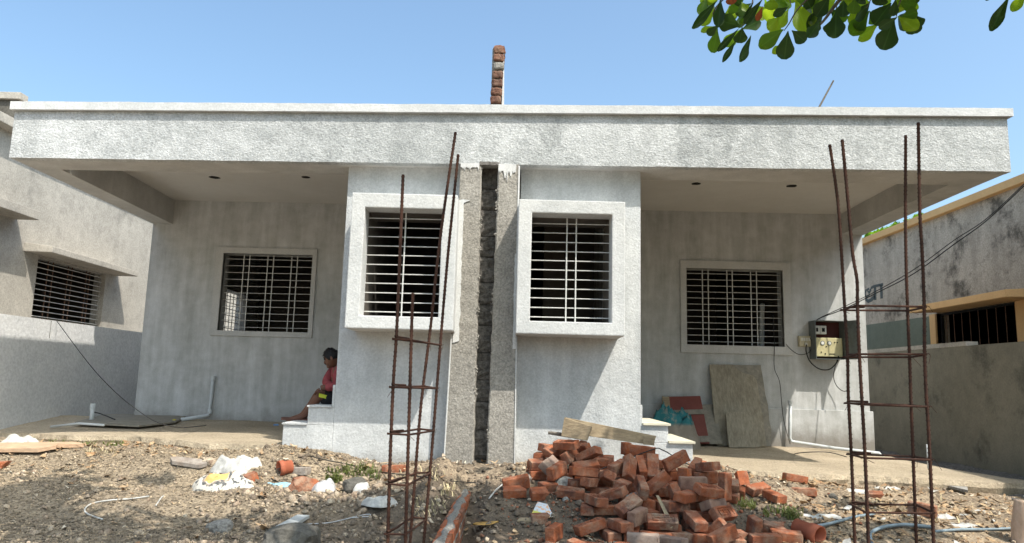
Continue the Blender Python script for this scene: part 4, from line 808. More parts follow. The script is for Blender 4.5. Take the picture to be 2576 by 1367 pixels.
# ------------------------------------------------------------------ brick meshes
FT0 = None
def brick_mesh(seed, frog=None, broken=0, L=.212, W=.099, T=.067):
    hx, hy, hz = L / 2, W / 2, T / 2; fx, fy = .076, .029
    X = [-hx, -hx + .007, -fx - .005, -fx, -.05, -.025, 0, .025, .05, fx, fx + .005, hx - .007, hx]; Y = [-hy, -hy + .006, -fy - .005, -fy, 0, fy, fy + .005, hy - .006, hy]; Z = [-hz, -hz + .006, 0, hz - .006, hz]
    bm = bmesh.new(); vm = {}
    def V(x, y, z):
        k = (round(x, 5), round(y, 5), round(z, 5))
        if k not in vm: vm[k] = bm.verts.new(k)
        return vm[k]
    def face(A, B, f):
        for a0, a1 in zip(A, A[1:]):
            for b0, b1 in zip(B, B[1:]): bm.faces.new((f(a0, b0), f(a1, b0), f(a1, b1), f(a0, b1)))
    face(X, Y, lambda a, b: V(a, b, hz)); face(Y, X, lambda b, a: V(a, b, -hz)); face(X, Z, lambda a, b: V(a, -hy, b)); face(Z, X, lambda b, a: V(a, hy, b)); face(Y, Z, lambda a, b: V(hx, a, b)); face(Z, Y, lambda b, a: V(-hx, a, b))
    r = .0065
    for v in bm.verts:
        p = v.co.copy(); frogv = frog and p.z > hz - 1e-4 and abs(p.x) <= fx + 1e-4 and abs(p.y) <= fy + 1e-4
        inn = Vector((max(-hx + r, min(hx - r, p.x)), max(-hy + r, min(hy - r, p.y)), max(-hz + r, min(hz - r, p.z)))); d = p - inn
        if d.length > 1e-6 and sum(abs(q) > 1e-6 for q in d) > 1: p = inn + d.normalized() * r * (.6 + .8 * abs(mn.noise(p * 30 + Vector((seed, 0, 0)))))
        if frogv: p.z -= .009
        nz = mn.noise_vector(p * 26 + Vector((seed * 3.1, 0, seed))); p += nz * .0022
        p.z += .004 * mn.noise(Vector((p.x * 6 + seed, p.y * 6, 0))) ; p.y += .003 * mn.noise(Vector((p.x * 7, seed, 1)))
        if broken:
            lim = (.0 if broken == 1 else .05) + .022 * mn.noise(Vector((p.y * 30, p.z * 30, seed))) + (p.z * .5 if broken == 1 else -p.y * .6)
            if p.x > lim: p.x = lim + (p.x - lim) * .06 + .006 * mn.noise(p * 60)
        v.co = p
    if frog:
        GL = {'M': ['0,0,0,1', '0,1,.5,.4', '.5,.4,1,1', '1,1,1,0'], 'S': ['1,.95,.1,.95', '.05,.9,.05,.55', '.05,.5,.95,.5', '.95,.45,.95,.1', '.95,.05,0,.05'], 'K': ['0,0,0,1', '0,.5,1,1', '0,.5,1,0'], 'T': ['.5,0,.5,1', '0,1,1,1'],
              'C': ['1,.95,.1,.95', '.05,.9,.05,.1', '.1,.05,1,.05'], 'G': ['1,.95,.1,.95', '.05,.9,.05,.1', '.1,.05,1,.05', '1,.05,1,.45', '1,.45,.5,.45']}
        n = len(frog); w1 = .036
        for i, ch in enumerate(frog):
            ox = (i - (n - 1) / 2) * .046 - w1 / 2; oy = -.019
            for s in GL[ch]:
                a, b, c, d = (float(q) for q in s.split(',')); p0 = Vector((ox + a * w1, oy + b * .038, 0)); p1 = Vector((ox + c * w1, oy + d * .038, 0)); t = (p1 - p0).normalized(); nn = Vector((-t.y, t.x, 0)) * .0032; t = t * .003; z0_, z1_ = hz - .0115, hz - .003
                vs = [bm.verts.new(Vector((q.x, q.y, z))) for z in (z0_, z1_) for q in (p0 - t - nn, p1 + t - nn, p1 + t + nn, p0 - t + nn)]
                for f in ((4, 5, 6, 7), (0, 1, 5, 4), (1, 2, 6, 5), (2, 3, 7, 6), (3, 0, 4, 7)): bm.faces.new([vs[q] for q in f])
    me = bpy.data.meshes.new('brick'); bm.normal_update(); bm.to_mesh(me); bm.free(); return me
BM = {'M': brick_mesh(1, 'MSS'), 'K': brick_mesh(2, 'KGT'), 'C': brick_mesh(3, 'CST'), 'p': brick_mesh(4), 'q': brick_mesh(5), 'r': brick_mesh(6), 'h': brick_mesh(7, None, 1), 'b': brick_mesh(8, None, 2), 'g': brick_mesh(9)}
for k_, me_ in BM.items(): me_.materials.append(M['brickgrey'] if k_ == 'g' else M['brick'])
# ------------------------------------------------------------------ brick footing strip in the trench
FT = empty('brick_footing', (-.42, 5.6, -1.1), 'single-row brick footing with grey mortar running from the joint toward the camera', 'footing')
fA, fB = Vector((-.315, 6.36, -.885)), Vector((-.355, 3.8, -.895)); L = (fB - fA).length; d = (fB - fA).normalized(); nb_ = int(L / .235); side = Vector((d.y, -d.x, 0)).normalized()
for c in range(4):
    for i in range(nb_ + 1):
        s = (i + (.5 if c % 2 else 0)) * .235 + .11
        if s > L: continue
        o = bpy.data.objects.new('brick', BM['pqr'[(i + c) % 3]]); COL.objects.link(o); o.parent = FT
        p = fA + d * s + Vector((0, 0, -.035 - .080 * c)); o.location = p - wloc(FT) + side * random.uniform(-.004, .004); o.rotation_euler = (0, random.uniform(-.02, .02), math.atan2(d.y, d.x) + random.uniform(-.025, .025))
mo_ = MB()
for c in range(3):
    z = -.035 - .08 * c - .04
    for sd in (1,): pass
    a = fA + Vector((0, 0, z + .004)); b = fB + Vector((0, 0, z + .004)); n_ = side * .047; mo_.hexa([b - n_ - Vector((0, 0, .012)), a - n_ - Vector((0, 0, .012)), a + n_ - Vector((0, 0, .012)), b + n_ - Vector((0, 0, .012)), b - n_, a - n_, a + n_, b + n_])
nn_ = 80
for i in range(nn_):                                       # smear of mortar on top
    s0, s1 = L * i / nn_, L * (i + 1) / nn_
vs = []; fs = []
for i in range(nn_ + 1):
    s = L * i / nn_; wv_ = .030 + .026 * mn.noise(Vector((s * 5, 1, 1))) + .008 * mn.noise(Vector((s * 31, 1, 1))); cc = .014 * mn.noise(Vector((s * 4, 7, 1)))
    for k in range(5):
        u = -1 + k / 2; p = fA + d * s + side * (cc + u * wv_) + Vector((0, 0, (.012 if abs(u) < .9 else -.002) + .008 * mn.noise(Vector((s * 11, u * 3, 2))) - .006 * abs(u))); vs.append(p)
for i in range(nn_):
    for k in range(4): a = i * 5 + k; fs.append((a, a + 1, a + 6, a + 5))
mo_.add(vs, fs); mo_.make('mortar', M['mortar'], FT, smooth=True)
# ------------------------------------------------------------------ the loose bricks (resting poses settled beforehand)
BR = [('q',0,2.6962,7.0457,-0.823,0.083,0.0298,-0.996,0.0156),
 ('h',0,1.5727,5.2316,-1.0323,0.6865,0.0463,-0.0275,0.7252),
 ('b',0,0.0927,5.8282,-0.8343,0.9881,0.1479,-0.0419,-0.0035),
 ('q',0,1.8035,5.2945,-1.0327,0.9989,0.0242,0.0022,0.0394),
 ('p',0,1.8285,6.2963,-0.8937,0.2682,0.0221,-0.0975,0.9581),
 ('r',0,1.9918,5.3982,-1.0273,0.994,0.0519,0.0117,-0.096),
 ('r',1,1.0642,5.611,-0.9358,0.6351,0.0,0.0,0.7724),
 ('r',1,1.0613,6.5098,-0.7968,1.0,0.0,0.0,-0.0041),
 ('q',1,0.7422,5.609,-0.9141,0.9989,0.0,0.0,0.0463),
 ('h',0,2.0497,6.5252,-0.8195,0.6309,0.3525,0.3825,-0.5757),
 ('p',1,1.3496,5.4632,-0.996,0.6431,0.0,0.0,0.7658),
 ('r',1,0.9067,5.6101,-0.9292,0.6661,0.0,0.0,0.7459),
 ('r',1,1.6313,5.9064,-0.912,0.9995,0.0,0.0,0.0328),
 ('q',1,0.741,5.4561,-0.9972,0.9992,0.0,0.0,-0.0393),
 ('q',1,1.4996,5.7631,-0.8924,0.7771,0.0,0.0,0.6294),
 ('q',1,0.4466,6.5131,-0.7195,0.7685,0.0,0.0,0.6399),
 ('p',1,0.306,6.362,-0.7265,0.9996,0.0,0.0,-0.0268),
 ('r',1,1.3581,6.3463,-0.8581,0.999,0.0,0.0,-0.044),
 ('r',1,0.9086,5.7637,-0.8628,0.6846,0.0,0.0,0.7289),
 ('q',1,1.492,5.913,-0.879,0.7328,0.0,0.0,0.6805),
 ('q',1,0.7684,6.5057,-0.7685,0.7102,0.0,0.0,0.704),
 ('q',1,1.0557,6.0461,-0.8822,0.9974,0.0,0.0,-0.0718),
 ('p',1,0.3049,6.2073,-0.7543,0.9975,0.0,0.0,0.0712),
 ('p',1,1.2197,5.3005,-1.0328,0.9949,0.0,0.0,-0.1012),
 ('p',1,1.1853,5.7351,-0.8908,0.6791,0.0,0.0,0.7341),
 ('p',1,1.2033,6.2045,-0.873,0.6437,0.0,0.0,0.7652),
 ('r',1,1.4938,6.2076,-0.8853,0.6394,0.0,0.0,0.7689),
 ('r',1,1.0628,6.2048,-0.8779,0.7627,0.0,0.0,0.6467),
 ('p',1,1.0466,5.2955,-1.0342,0.9998,0.0,0.0,0.0189),
 ('r',1,1.2012,5.5989,-0.9332,0.6797,0.0,0.0,0.7335),
 ('q',1,0.7513,6.0472,-0.8127,0.9987,0.0,0.0,0.0504),
 ('r',1,0.8913,6.3374,-0.8387,0.754,0.0,0.0,0.6569),
 ('q',1,1.3633,5.8935,-0.878,0.9979,0.0,0.0,0.0645),
 ('p',1,1.3437,6.0522,-0.8659,0.9963,0.0,0.0,-0.0855),
 ('r',1,0.4425,6.341,-0.7505,0.9978,0.0,0.0,-0.0666),
 ('q',1,1.5007,5.4528,-0.9941,0.9987,0.0,0.0,0.0503),
 ('r',1,0.8985,6.0595,-0.8555,0.7293,0.0,0.0,0.6842),
 ('q',1,1.3354,5.298,-1.0287,0.6791,0.0,0.0,0.734),
 ('q',1,1.199,6.0555,-0.8765,0.9965,0.0,0.0,0.0834),
 ('q',1,0.7383,5.3004,-1.0301,0.6426,0.0,0.0,0.7662),
 ('q',1,0.6127,5.5994,-0.9097,0.7522,0.0,0.0,0.6589),
 ('q',1,1.2155,5.9014,-0.8819,0.9999,0.0,0.0,-0.0147),
 ('r',1,1.192,5.451,-0.9962,0.6901,0.0,0.0,0.7237),
 ('p',1,0.4356,6.0535,-0.7806,0.997,0.0,0.0,-0.0769),
 ('q',1,1.352,5.7416,-0.8877,0.9999,0.0,0.0,0.0108),
 ('q',1,0.8836,5.2932,-1.0306,0.7688,0.0,0.0,0.6395),
 ('q',1,0.6082,6.0367,-0.7951,0.9956,0.0,0.0,0.0939),
 ('q',1,1.0587,5.4462,-1.0045,0.721,0.0,0.0,0.693),
 ('q',1,0.4384,6.1915,-0.761,0.997,0.0,0.0,0.0779),
 ('r',1,1.0683,5.9096,-0.8669,0.7204,0.0,0.0,0.6935),
 ('q',1,0.7526,6.339,-0.7973,0.7629,0.0,0.0,0.6465),
 ('r',0,2.2383,6.3131,-0.8914,0.0304,-0.7944,0.6045,0.0517),
 ('r',1,0.7699,5.8898,-0.8279,0.9962,0.0,0.0,-0.0877),
 ('p',1,1.5148,6.0491,-0.8809,0.7624,0.0,0.0,0.6471),
 ('p',1,1.1907,6.3376,-0.8717,0.9994,0.0,0.0,0.0343),
 ('q',1,1.3685,6.1882,-0.865,1.0,0.0,0.0,0.0088),
 ('r',1,0.9078,5.4549,-1.0084,0.727,0.0,0.0,0.6866),
 ('r',1,0.7631,6.1987,-0.803,0.7576,0.0,0.0,0.6527),
 ('h',0,1.7355,6.2364,-0.9275,0.5939,-0.323,0.5861,0.4466),
 ('p',1,0.2952,6.4881,-0.7038,0.9948,0.0,0.0,-0.1018),
 ('q',1,1.0545,5.7378,-0.8773,0.6372,0.0,0.0,0.7707),
 ('p',1,1.4825,5.5861,-0.9471,0.9981,0.0,0.0,-0.0623),
 ('q',1,0.9141,5.8992,-0.8502,0.7324,0.0,0.0,0.6809),
 ('p',1,0.6136,6.3486,-0.772,0.9997,0.0,0.0,0.0259),
 ('q',1,1.0689,6.3464,-0.8608,0.9998,0.0,0.0,0.0201),
 ('r',1,0.6138,6.1855,-0.7767,0.7266,0.0,0.0,0.687),
 ('p',1,0.905,6.4904,-0.7907,0.9996,0.0,0.0,0.0274),
 ('r',1,1.3579,5.5895,-0.9391,0.6438,0.0,0.0,0.7652),
 ('h',0,1.6547,5.3552,-1.0251,0.9906,0.0351,0.046,0.1241),
 ('r',1,0.9148,6.2057,-0.85,0.6364,0.0,0.0,0.7714),
 ('r',1,0.6157,6.4925,-0.7456,0.7627,0.0,0.0,0.6467),
 ('p',0,3.4042,6.2021,-0.9459,0.7004,-0.6255,0.2616,-0.2229),
 ('p',1,1.2167,6.4895,-0.8031,0.9998,0.0,0.0,-0.018),
 ('b',0,1.7764,5.4446,-1.0138,0.6753,-0.0497,0.7035,0.2157),
 ('M',0,0.5917,4.7965,-1.0237,0.9987,0.027,0.0417,-0.0088),
 ('p',0,1.4365,4.8522,-1.0307,0.8779,0.0072,0.0183,0.4785),
 ('p',0,0.2524,4.6811,-1.0252,0.8694,0.0783,-0.0406,0.4861),
 ('r',0,1.2183,4.7075,-1.0238,0.9888,-0.0097,0.0193,0.1477),
 ('q',0,0.4862,4.675,-1.0109,0.5732,0.7309,-0.2405,-0.2816),
 ('q',0,0.8398,4.5974,-1.0316,0.9943,0.0426,-0.0389,-0.0897),
 ('C',0,1.558,5.4369,-0.8944,0.8554,0.3996,0.1394,0.2985),
 ('g',0,1.1175,5.106,-1.0299,0.9304,0.0035,-0.0156,-0.3662),
 ('b',0,1.9733,5.5197,-1.0136,0.9753,0.0995,0.1032,-0.1681),
 ('r',0,2.1575,6.4737,-0.8545,0.9511,0.1859,-0.0073,0.2468),
 ('b',0,1.8398,6.5265,-0.8051,0.9503,0.301,0.0378,0.0697),
 ('p',0,1.9063,6.3681,-0.8619,0.464,0.8563,-0.1512,-0.1689),
 ('q',0,1.8346,6.3059,-0.8013,0.9547,0.2777,-0.0148,-0.106),
 ('h',0,0.2985,5.7751,-0.8344,0.9759,0.1907,0.007,0.1059),
 ('M',0,0.5021,5.7856,-0.8249,0.9897,0.1215,0.0176,-0.0736),
 ('q',0,0.8118,4.8674,-1.0336,0.279,0.0028,-0.0117,0.9602),
 ('p',0,1.8248,4.9688,-1.0435,0.0222,0.1554,0.9862,0.0518),
 ('p',0,0.0878,5.9598,-0.7861,0.7808,-0.6158,-0.1054,-0.0053),
 ('C',0,0.8055,5.6633,-0.8104,0.9435,0.0636,-0.1759,-0.2735),
 ('q',1,1.041,6.5131,-0.7248,0.9986,0.0,0.0,-0.0532),
 ('q',1,0.8857,6.2144,-0.778,0.9975,0.0,0.0,0.0704),
 ('p',1,0.9195,6.5144,-0.7187,0.9956,0.0,0.0,-0.0932),
 ('K',0,0.6657,5.5366,-0.8382,0.8152,-0.0197,0.0374,-0.5776),
 ('r',1,0.7488,6.5121,-0.6965,0.9997,0.0,0.0,-0.0258),
 ('q',1,1.3582,6.3589,-0.7861,0.7588,0.0,0.0,0.6513),
 ('r',1,0.7313,6.1998,-0.731,0.997,0.0,0.0,-0.0773),
 ('q',1,0.5848,6.3424,-0.7,0.7298,0.0,0.0,0.6837),
 ('q',1,0.4379,6.364,-0.6785,0.7363,0.0,0.0,0.6767),
 ('p',1,0.8938,6.0631,-0.7835,0.729,0.0,0.0,0.6846),
 ('q',1,1.484,5.8896,-0.807,0.996,0.0,0.0,-0.0897),
 ('r',1,0.9007,6.3631,-0.7667,0.6885,0.0,0.0,0.7252),
 ('q',1,0.7449,6.3368,-0.7253,0.7368,0.0,0.0,0.6761),
 ('q',1,1.2132,6.037,-0.8045,0.9992,0.0,0.0,0.0408),
 ('r',1,1.4809,6.1987,-0.8133,0.9968,0.0,0.0,-0.0799),
 ('r',1,1.0667,6.2012,-0.8059,0.6877,0.0,0.0,0.726),
 ('p',1,1.3321,6.1895,-0.793,0.6798,0.0,0.0,0.7334),
 ('r',1,1.3481,5.8967,-0.806,0.999,0.0,0.0,0.0447),
 ('q',1,1.2038,5.9057,-0.8099,0.652,0.0,0.0,0.7582),
 ('q',1,1.3503,6.0486,-0.7939,0.6491,0.0,0.0,0.7607),
 ('r',1,1.1933,6.3479,-0.7997,0.9946,0.0,0.0,0.1042),
 ('h',0,0.6756,5.8679,-0.7548,0.9076,-0.0204,0.0444,0.4169),
 ('r',1,1.1866,6.2059,-0.801,0.6337,0.0,0.0,0.7736),
 ('q',1,1.0526,6.0637,-0.8102,0.9997,0.0,0.0,0.0227),
 ('p',0,0.7804,5.8889,-0.7209,0.6239,0.0452,0.2704,0.7319),
 ('p',1,1.51,6.0552,-0.8089,1.0,0.0,0.0,-0.0038),
 ('p',1,0.2963,6.4905,-0.6318,0.7557,0.0,0.0,0.6549),
 ('q',1,1.0596,6.344,-0.7888,0.7195,0.0,0.0,0.6945),
 ('q',1,0.4627,6.5026,-0.6475,0.7684,0.0,0.0,0.64),
 ('p',1,0.6112,6.496,-0.6736,0.7723,0.0,0.0,0.6353),
 ('M',0,0.5964,5.3119,-0.9821,0.9709,-0.0027,-0.1453,0.1902),
 ('r',1,1.1827,6.4914,-0.7311,0.9994,0.0,0.0,0.0335),
 ('h',0,0.3667,5.9498,-0.8027,0.9563,0.0905,0.0041,0.2781),
 ('h',0,0.5919,5.9225,-0.7908,0.642,0.7357,0.1721,0.1303),
 ('C',0,1.1008,5.3075,-0.9375,0.9637,0.2598,-0.0089,-0.0614),
 ('gh',0,0.1841,6.0736,-0.7783,0.9885,0.1036,-0.0425,0.1019),
 ('q',0,0.3373,5.1108,-0.9899,0.4072,0.4058,-0.5859,-0.5711),
 ('g',0,0.3578,6.1371,-0.66,0.7632,0.3677,0.1141,0.5189),
 ('h',0,1.2797,5.6424,-0.8197,0.8021,-0.1803,0.5662,-0.0594),
 ('K',0,0.8879,5.4739,-0.8632,0.0897,-0.3497,0.8735,0.3267),
 ('g',0,0.9401,5.3665,-0.9172,0.6467,-0.6091,-0.3355,0.3133),
 ('p',0,1.3112,5.4972,-0.791,0.9059,0.0811,0.0353,0.4142),
 ('M',0,1.0195,5.6721,-0.7594,0.4452,0.5568,-0.352,-0.6065),
 ('q',0,0.902,5.8055,-0.7643,0.5708,-0.0859,0.1215,-0.8075),
 ('p',0,1.4817,5.7078,-0.8157,0.9746,-0.0,0.0,0.2241),
 ('p',0,1.3334,5.3247,-0.9283,0.0843,-0.7549,0.6424,0.1017),
 ('r',0,1.2346,5.5102,-0.8598,0.9577,0.0055,0.0254,0.2866),
 ('K',0,1.4519,5.0816,-0.9812,0.7116,-0.6573,-0.248,-0.0049),
 ('b',0,1.4597,5.304,-0.9944,0.0446,0.4721,0.5598,-0.6796),
 ('p',0,0.8001,5.2545,-0.9581,0.0026,0.8102,-0.5861,-0.0025),
 ('r',0,0.4096,5.9932,-0.6885,0.2395,0.3793,-0.5917,-0.6698),
 ('C',0,1.4814,5.5218,-0.7467,0.9632,0.1447,0.1093,0.1984),
 ('q',0,1.1591,5.7834,-0.7354,0.9418,0.1084,-0.3173,0.0228),
 ('g',0,1.4202,5.7296,-0.7262,0.707,-0.707,0.0095,-0.0095),
 ('g',0,0.9167,5.0409,-1.015,0.6919,0.7168,-0.0674,-0.0544),
 ('g',0,1.5244,5.5578,-0.855,0.9165,-0.1819,-0.0447,0.3536),
 ('h',0,0.2941,6.2495,-0.6697,0.9755,0.1311,0.0235,0.1749),
 ('p',0,1.5965,6.0276,-0.7188,0.686,-0.6702,-0.2027,0.1979),
 ('p',1,0.8844,6.514,-0.6467,0.751,0.0,0.0,0.6603),
 ('r',1,1.0638,6.5066,-0.6528,0.7371,0.0,0.0,0.6758),
 ('q',1,0.8908,6.3649,-0.6947,0.9975,0.0,0.0,-0.0711),
 ('q',1,1.3559,6.3591,-0.7141,0.6356,0.0,0.0,0.772),
 ('p',1,0.7684,6.5038,-0.6245,0.6506,0.0,0.0,0.7594),
 ('p',1,1.493,6.1986,-0.7413,0.9988,0.0,0.0,0.048),
 ('q',1,1.045,6.198,-0.7339,1.0,0.0,0.0,-0.0014),
 ('p',1,1.36,6.1875,-0.721,0.6581,0.0,0.0,0.753),
 ('p',1,1.1861,6.2026,-0.729,0.9959,0.0,0.0,-0.0903),
 ('q',1,0.7669,6.3536,-0.6533,0.995,0.0,0.0,0.0995),
 ('r',1,1.1995,6.3387,-0.7277,0.9983,0.0,0.0,-0.0588),
 ('r',0,0.6056,5.8611,-0.6775,0.0366,0.135,-0.9896,0.0325),
 ('p',1,1.0678,6.3442,-0.7168,0.7579,0.0,0.0,0.6524),
 ('r',1,1.1829,6.4867,-0.6591,0.9987,0.0,0.0,0.0507),
 ('p',0,0.5351,6.2845,-0.598,0.6939,0.4892,0.1867,0.4942),
 ('h',0,1.4098,5.9583,-0.7444,0.6633,-0.2451,0.6632,0.2452),
 ('q',0,0.4133,6.3723,-0.5683,0.8863,0.2181,-0.0206,0.4081),
 ('r',0,1.1946,6.1278,-0.6531,0.6669,0.301,-0.3313,0.5958),
 ('p',0,1.7069,5.889,-0.7625,0.5393,0.4573,0.5393,-0.4573),
 ('C',0,0.6832,6.2014,-0.5785,0.9171,-0.155,-0.1704,-0.3253),
 ('p',0,0.6516,6.1333,-0.6676,0.966,0.2324,-0.0603,0.096),
 ('p',0,0.3887,6.5306,-0.5631,0.9568,0.0221,0.0479,0.2858),
 ('p',0,0.9871,6.0062,-0.6561,0.6453,-0.007,0.5541,-0.5259),
 ('p',0,1.0944,6.101,-0.6626,0.3396,0.6196,0.3392,0.6211),
 ('b',0,1.5864,5.968,-0.6248,0.0692,0.4824,0.8727,-0.031),
 ('p',1,1.0349,6.3537,-0.6448,0.7438,0.0,0.0,0.6684),
 ('r',1,1.213,6.3383,-0.6557,0.9947,0.0,0.0,0.1033),
 ('r',0,1.5323,6.1338,-0.6539,0.4729,0.7201,0.2961,0.4125),
 ('r',0,1.3772,6.1066,-0.5982,0.6953,-0.68,-0.2123,-0.0955),
 ('q',0,0.6428,6.4384,-0.5606,0.7325,-0.5062,0.1973,-0.4103),
 ('M',0,0.502,6.2519,-0.5076,0.9511,0.1031,-0.0628,-0.2842),
 ('h',0,0.662,6.5764,-0.6055,0.267,0.6129,-0.121,-0.7338),
 ('q',0,1.3075,6.6011,-0.7194,0.8207,-0.5446,0.1452,-0.0935),
 ('q',0,0.8945,6.0597,-0.6648,0.5481,0.7065,0.2742,0.354),
 ('q',0,1.6304,6.392,-0.8373,0.4408,-0.0077,0.2302,-0.8676),
 ('h',0,1.0466,6.5569,-0.6033,0.6986,-0.1095,0.6986,0.1095),
 ('K',0,1.1566,6.3839,-0.5592,0.1467,0.1893,0.6894,0.6837),
 ('p',0,1.7079,6.622,-0.7232,0.4292,0.7238,0.3402,0.4197)]
BM['gh'] = brick_mesh(11, None, 1); BM['gh'].materials.append(M['brickgrey'])
def PXY(v): q = CM @ np.array(v); return CX + CF * q[0] / q[2], CY + CF * q[1] / q[2]
_o = ['first', 'second', 'third', 'fourth', 'fifth', 'sixth', 'seventh', 'eighth', 'ninth', 'tenth', 'eleventh', 'twelfth', 'thirteenth', 'fourteenth', 'fifteenth', 'sixteenth', 'seventeenth', 'eighteenth', 'nineteenth', 'twentieth']
ORD = _o + ['twenty-' + q for q in _o[:9]] + ['thirtieth'] + ['thirty-' + q for q in _o[:9]] + ['fortieth']
bands = [(0, 1128, 'along the very top of the brick heap'), (1128, 1160, 'in the upper row of the brick heap'), (1160, 1188, 'in the upper-middle row of the brick heap'), (1188, 1216, 'in the middle row of the brick heap'), (1216, 1248, 'in the lower-middle row of the brick heap'), (1248, 1285, 'in the lower row of the brick heap'), (1285, 1325, 'in the front row of the brick heap'), (1325, 1362, 'at the bottom front of the brick heap'), (1362, 9999, 'at the frame bottom before the brick heap')]
tp_ = {'M': 'red brick stamped MSS', 'K': 'red brick stamped KGT', 'C': 'red brick stamped CST', 'p': 'plain red brick', 'q': 'plain red brick', 'r': 'plain red brick', 'h': 'broken half brick', 'b': 'jagged broken brick', 'g': 'grey cement-coated brick', 'gh': 'grey broken half brick'}
info = []
for (t, f, x, y, z, qw, qx, qy, qz) in BR:
    px, py = PXY((x, y, z)); m = Matrix.Translation((x, y, z)) @ Matrix.LocRotScale(None, __import__('mathutils').Quaternion((qw, qx, qy, qz)), None)
    info.append((t, f, m, px, py))
for a, b, txt in bands:
    for kind in ('M', 'K', 'C', 'pqr', 'h', 'b', 'g', 'gh'):
        L_ = sorted([i for i in info if a <= i[4] < b and (i[0] == kind or (kind == 'pqr' and i[0] in 'pqr')) and True], key=lambda i: i[3])
        for k, (t, f, m, px, py) in enumerate(L_):
            o = bpy.data.objects.new('brick', BM[t]); COL.objects.link(o); o.matrix_world = m
            word = tp_[t]; lb_ = ('only ' + word if len(L_) == 1 else ORD[min(k, 39)] + ' ' + word + ' from the left') + ' ' + txt
            tag(o, lb_, 'brick', 'loose bricks heaped before the right bay')
for px, py, yaw, roll, t, lb_ in ((2026, 1248, -14, 0, 'p', 'long orange brick lying alone right of the heap beside a speckled stone'), (2221, 1258, -25, 12, 'h', 'small red half brick lying behind the right rebar cage'), (745, 1196, -14, 0, 'g', 'grey cement-coated brick leaning before the short orange clay pipe'),
                               (628, 1212, -62, 20, 'b', 'broken brick right of the orange printed cement sack'), (990, 1190, 4, 0, 'p', 'orange brick lying by the left bay foot behind the rebar'), (4, 1180, 5, 0, 'h', 'broken brick at the left edge of the gravel'), (1940, 1340, -22, 8, 'q', 'sloping red brick left of the orange clay pipe'), (1372, 1318, 8, 0, 'h', 'half brick half buried behind the striped foil wrapper')):
    g = PG(px, py); o = bpy.data.objects.new('brick', BM[t]); COL.objects.link(o); o.matrix_world = Matrix.Translation((g.x, g.y + .04, g.z + .026)) @ Euler((math.radians(roll), math.radians(-3), math.radians(yaw))).to_matrix().to_4x4(); tag(o, lb_, 'brick', 'single bricks lying about the site')
slab('tile_fragment', 'long reddish tile fragment on gravel left of the cement sack', 'tile', [(427, 1168), (432, 1176), (500, 1186), (520, 1180), (505, 1172), (440, 1164)], .03, M['brickgrey'], (.05,) * 6, gpl)
# formwork planks dumped on top of the heap
FW = empty('formwork_plank', PY(1500, 1085, 6.8), 'old wooden formwork trough lying across the top of the brick heap', 'plank')
def plank(cs, t, name, parent, mat=None):
    P = [PY(*c) for c in cs]; n = (P[1] - P[0]).cross(P[3] - P[0]).normalized() * t; vs = P + [p + n for p in P]
    mb = MB().add(vs, [(3, 2, 1, 0), (4, 5, 6, 7), (0, 1, 5, 4), (1, 2, 6, 5), (2, 3, 7, 6), (3, 0, 4, 7)]); return mb.make(name, mat or M['wood'], parent, clean=True, bevel=.003)
plank([(1413, 1097, 6.62), (1478, 1109, 6.56), (1491, 1074, 6.56), (1421, 1051, 6.62)], .03, 'end_board', FW)
plank([(1425, 1090, 6.66), (1640, 1120, 6.80), (1649, 1097, 6.82), (1421, 1050, 6.66)], .025, 'long_board', FW)
plank([(1618, 1118, 6.74), (1646, 1121, 6.72), (1648, 1096, 6.72), (1620, 1096, 6.74)], .03, 'end_board', FW)
s_ = MB().tube([PY(1379, 1089, 6.7), PY(1410, 1093, 6.68), PY(1478, 1106, 6.6)], [.014, .018, .012], 6); tag(s_.make('wooden_batten', M['bark']), 'short dark batten sticking out left under the formwork trough', 'wood')
sp = MB().add(*(lambda P: (P + [p + Vector((0, .012, 0)) for p in P], [(0, 1, 2, 3), (7, 6, 5, 4), (1, 0, 4, 5), (2, 1, 5, 6), (3, 2, 6, 7), (0, 3, 7, 4)]))([PY(1688, 1330, 5.25), PY(1697, 1322, 5.25), PY(1658, 1248, 5.45), PY(1650, 1246, 5.45)])); tag(sp.make('wooden_splinter', M['wood'], clean=True), 'long pale wood splinter stuck between bricks in the middle of the heap', 'wood')
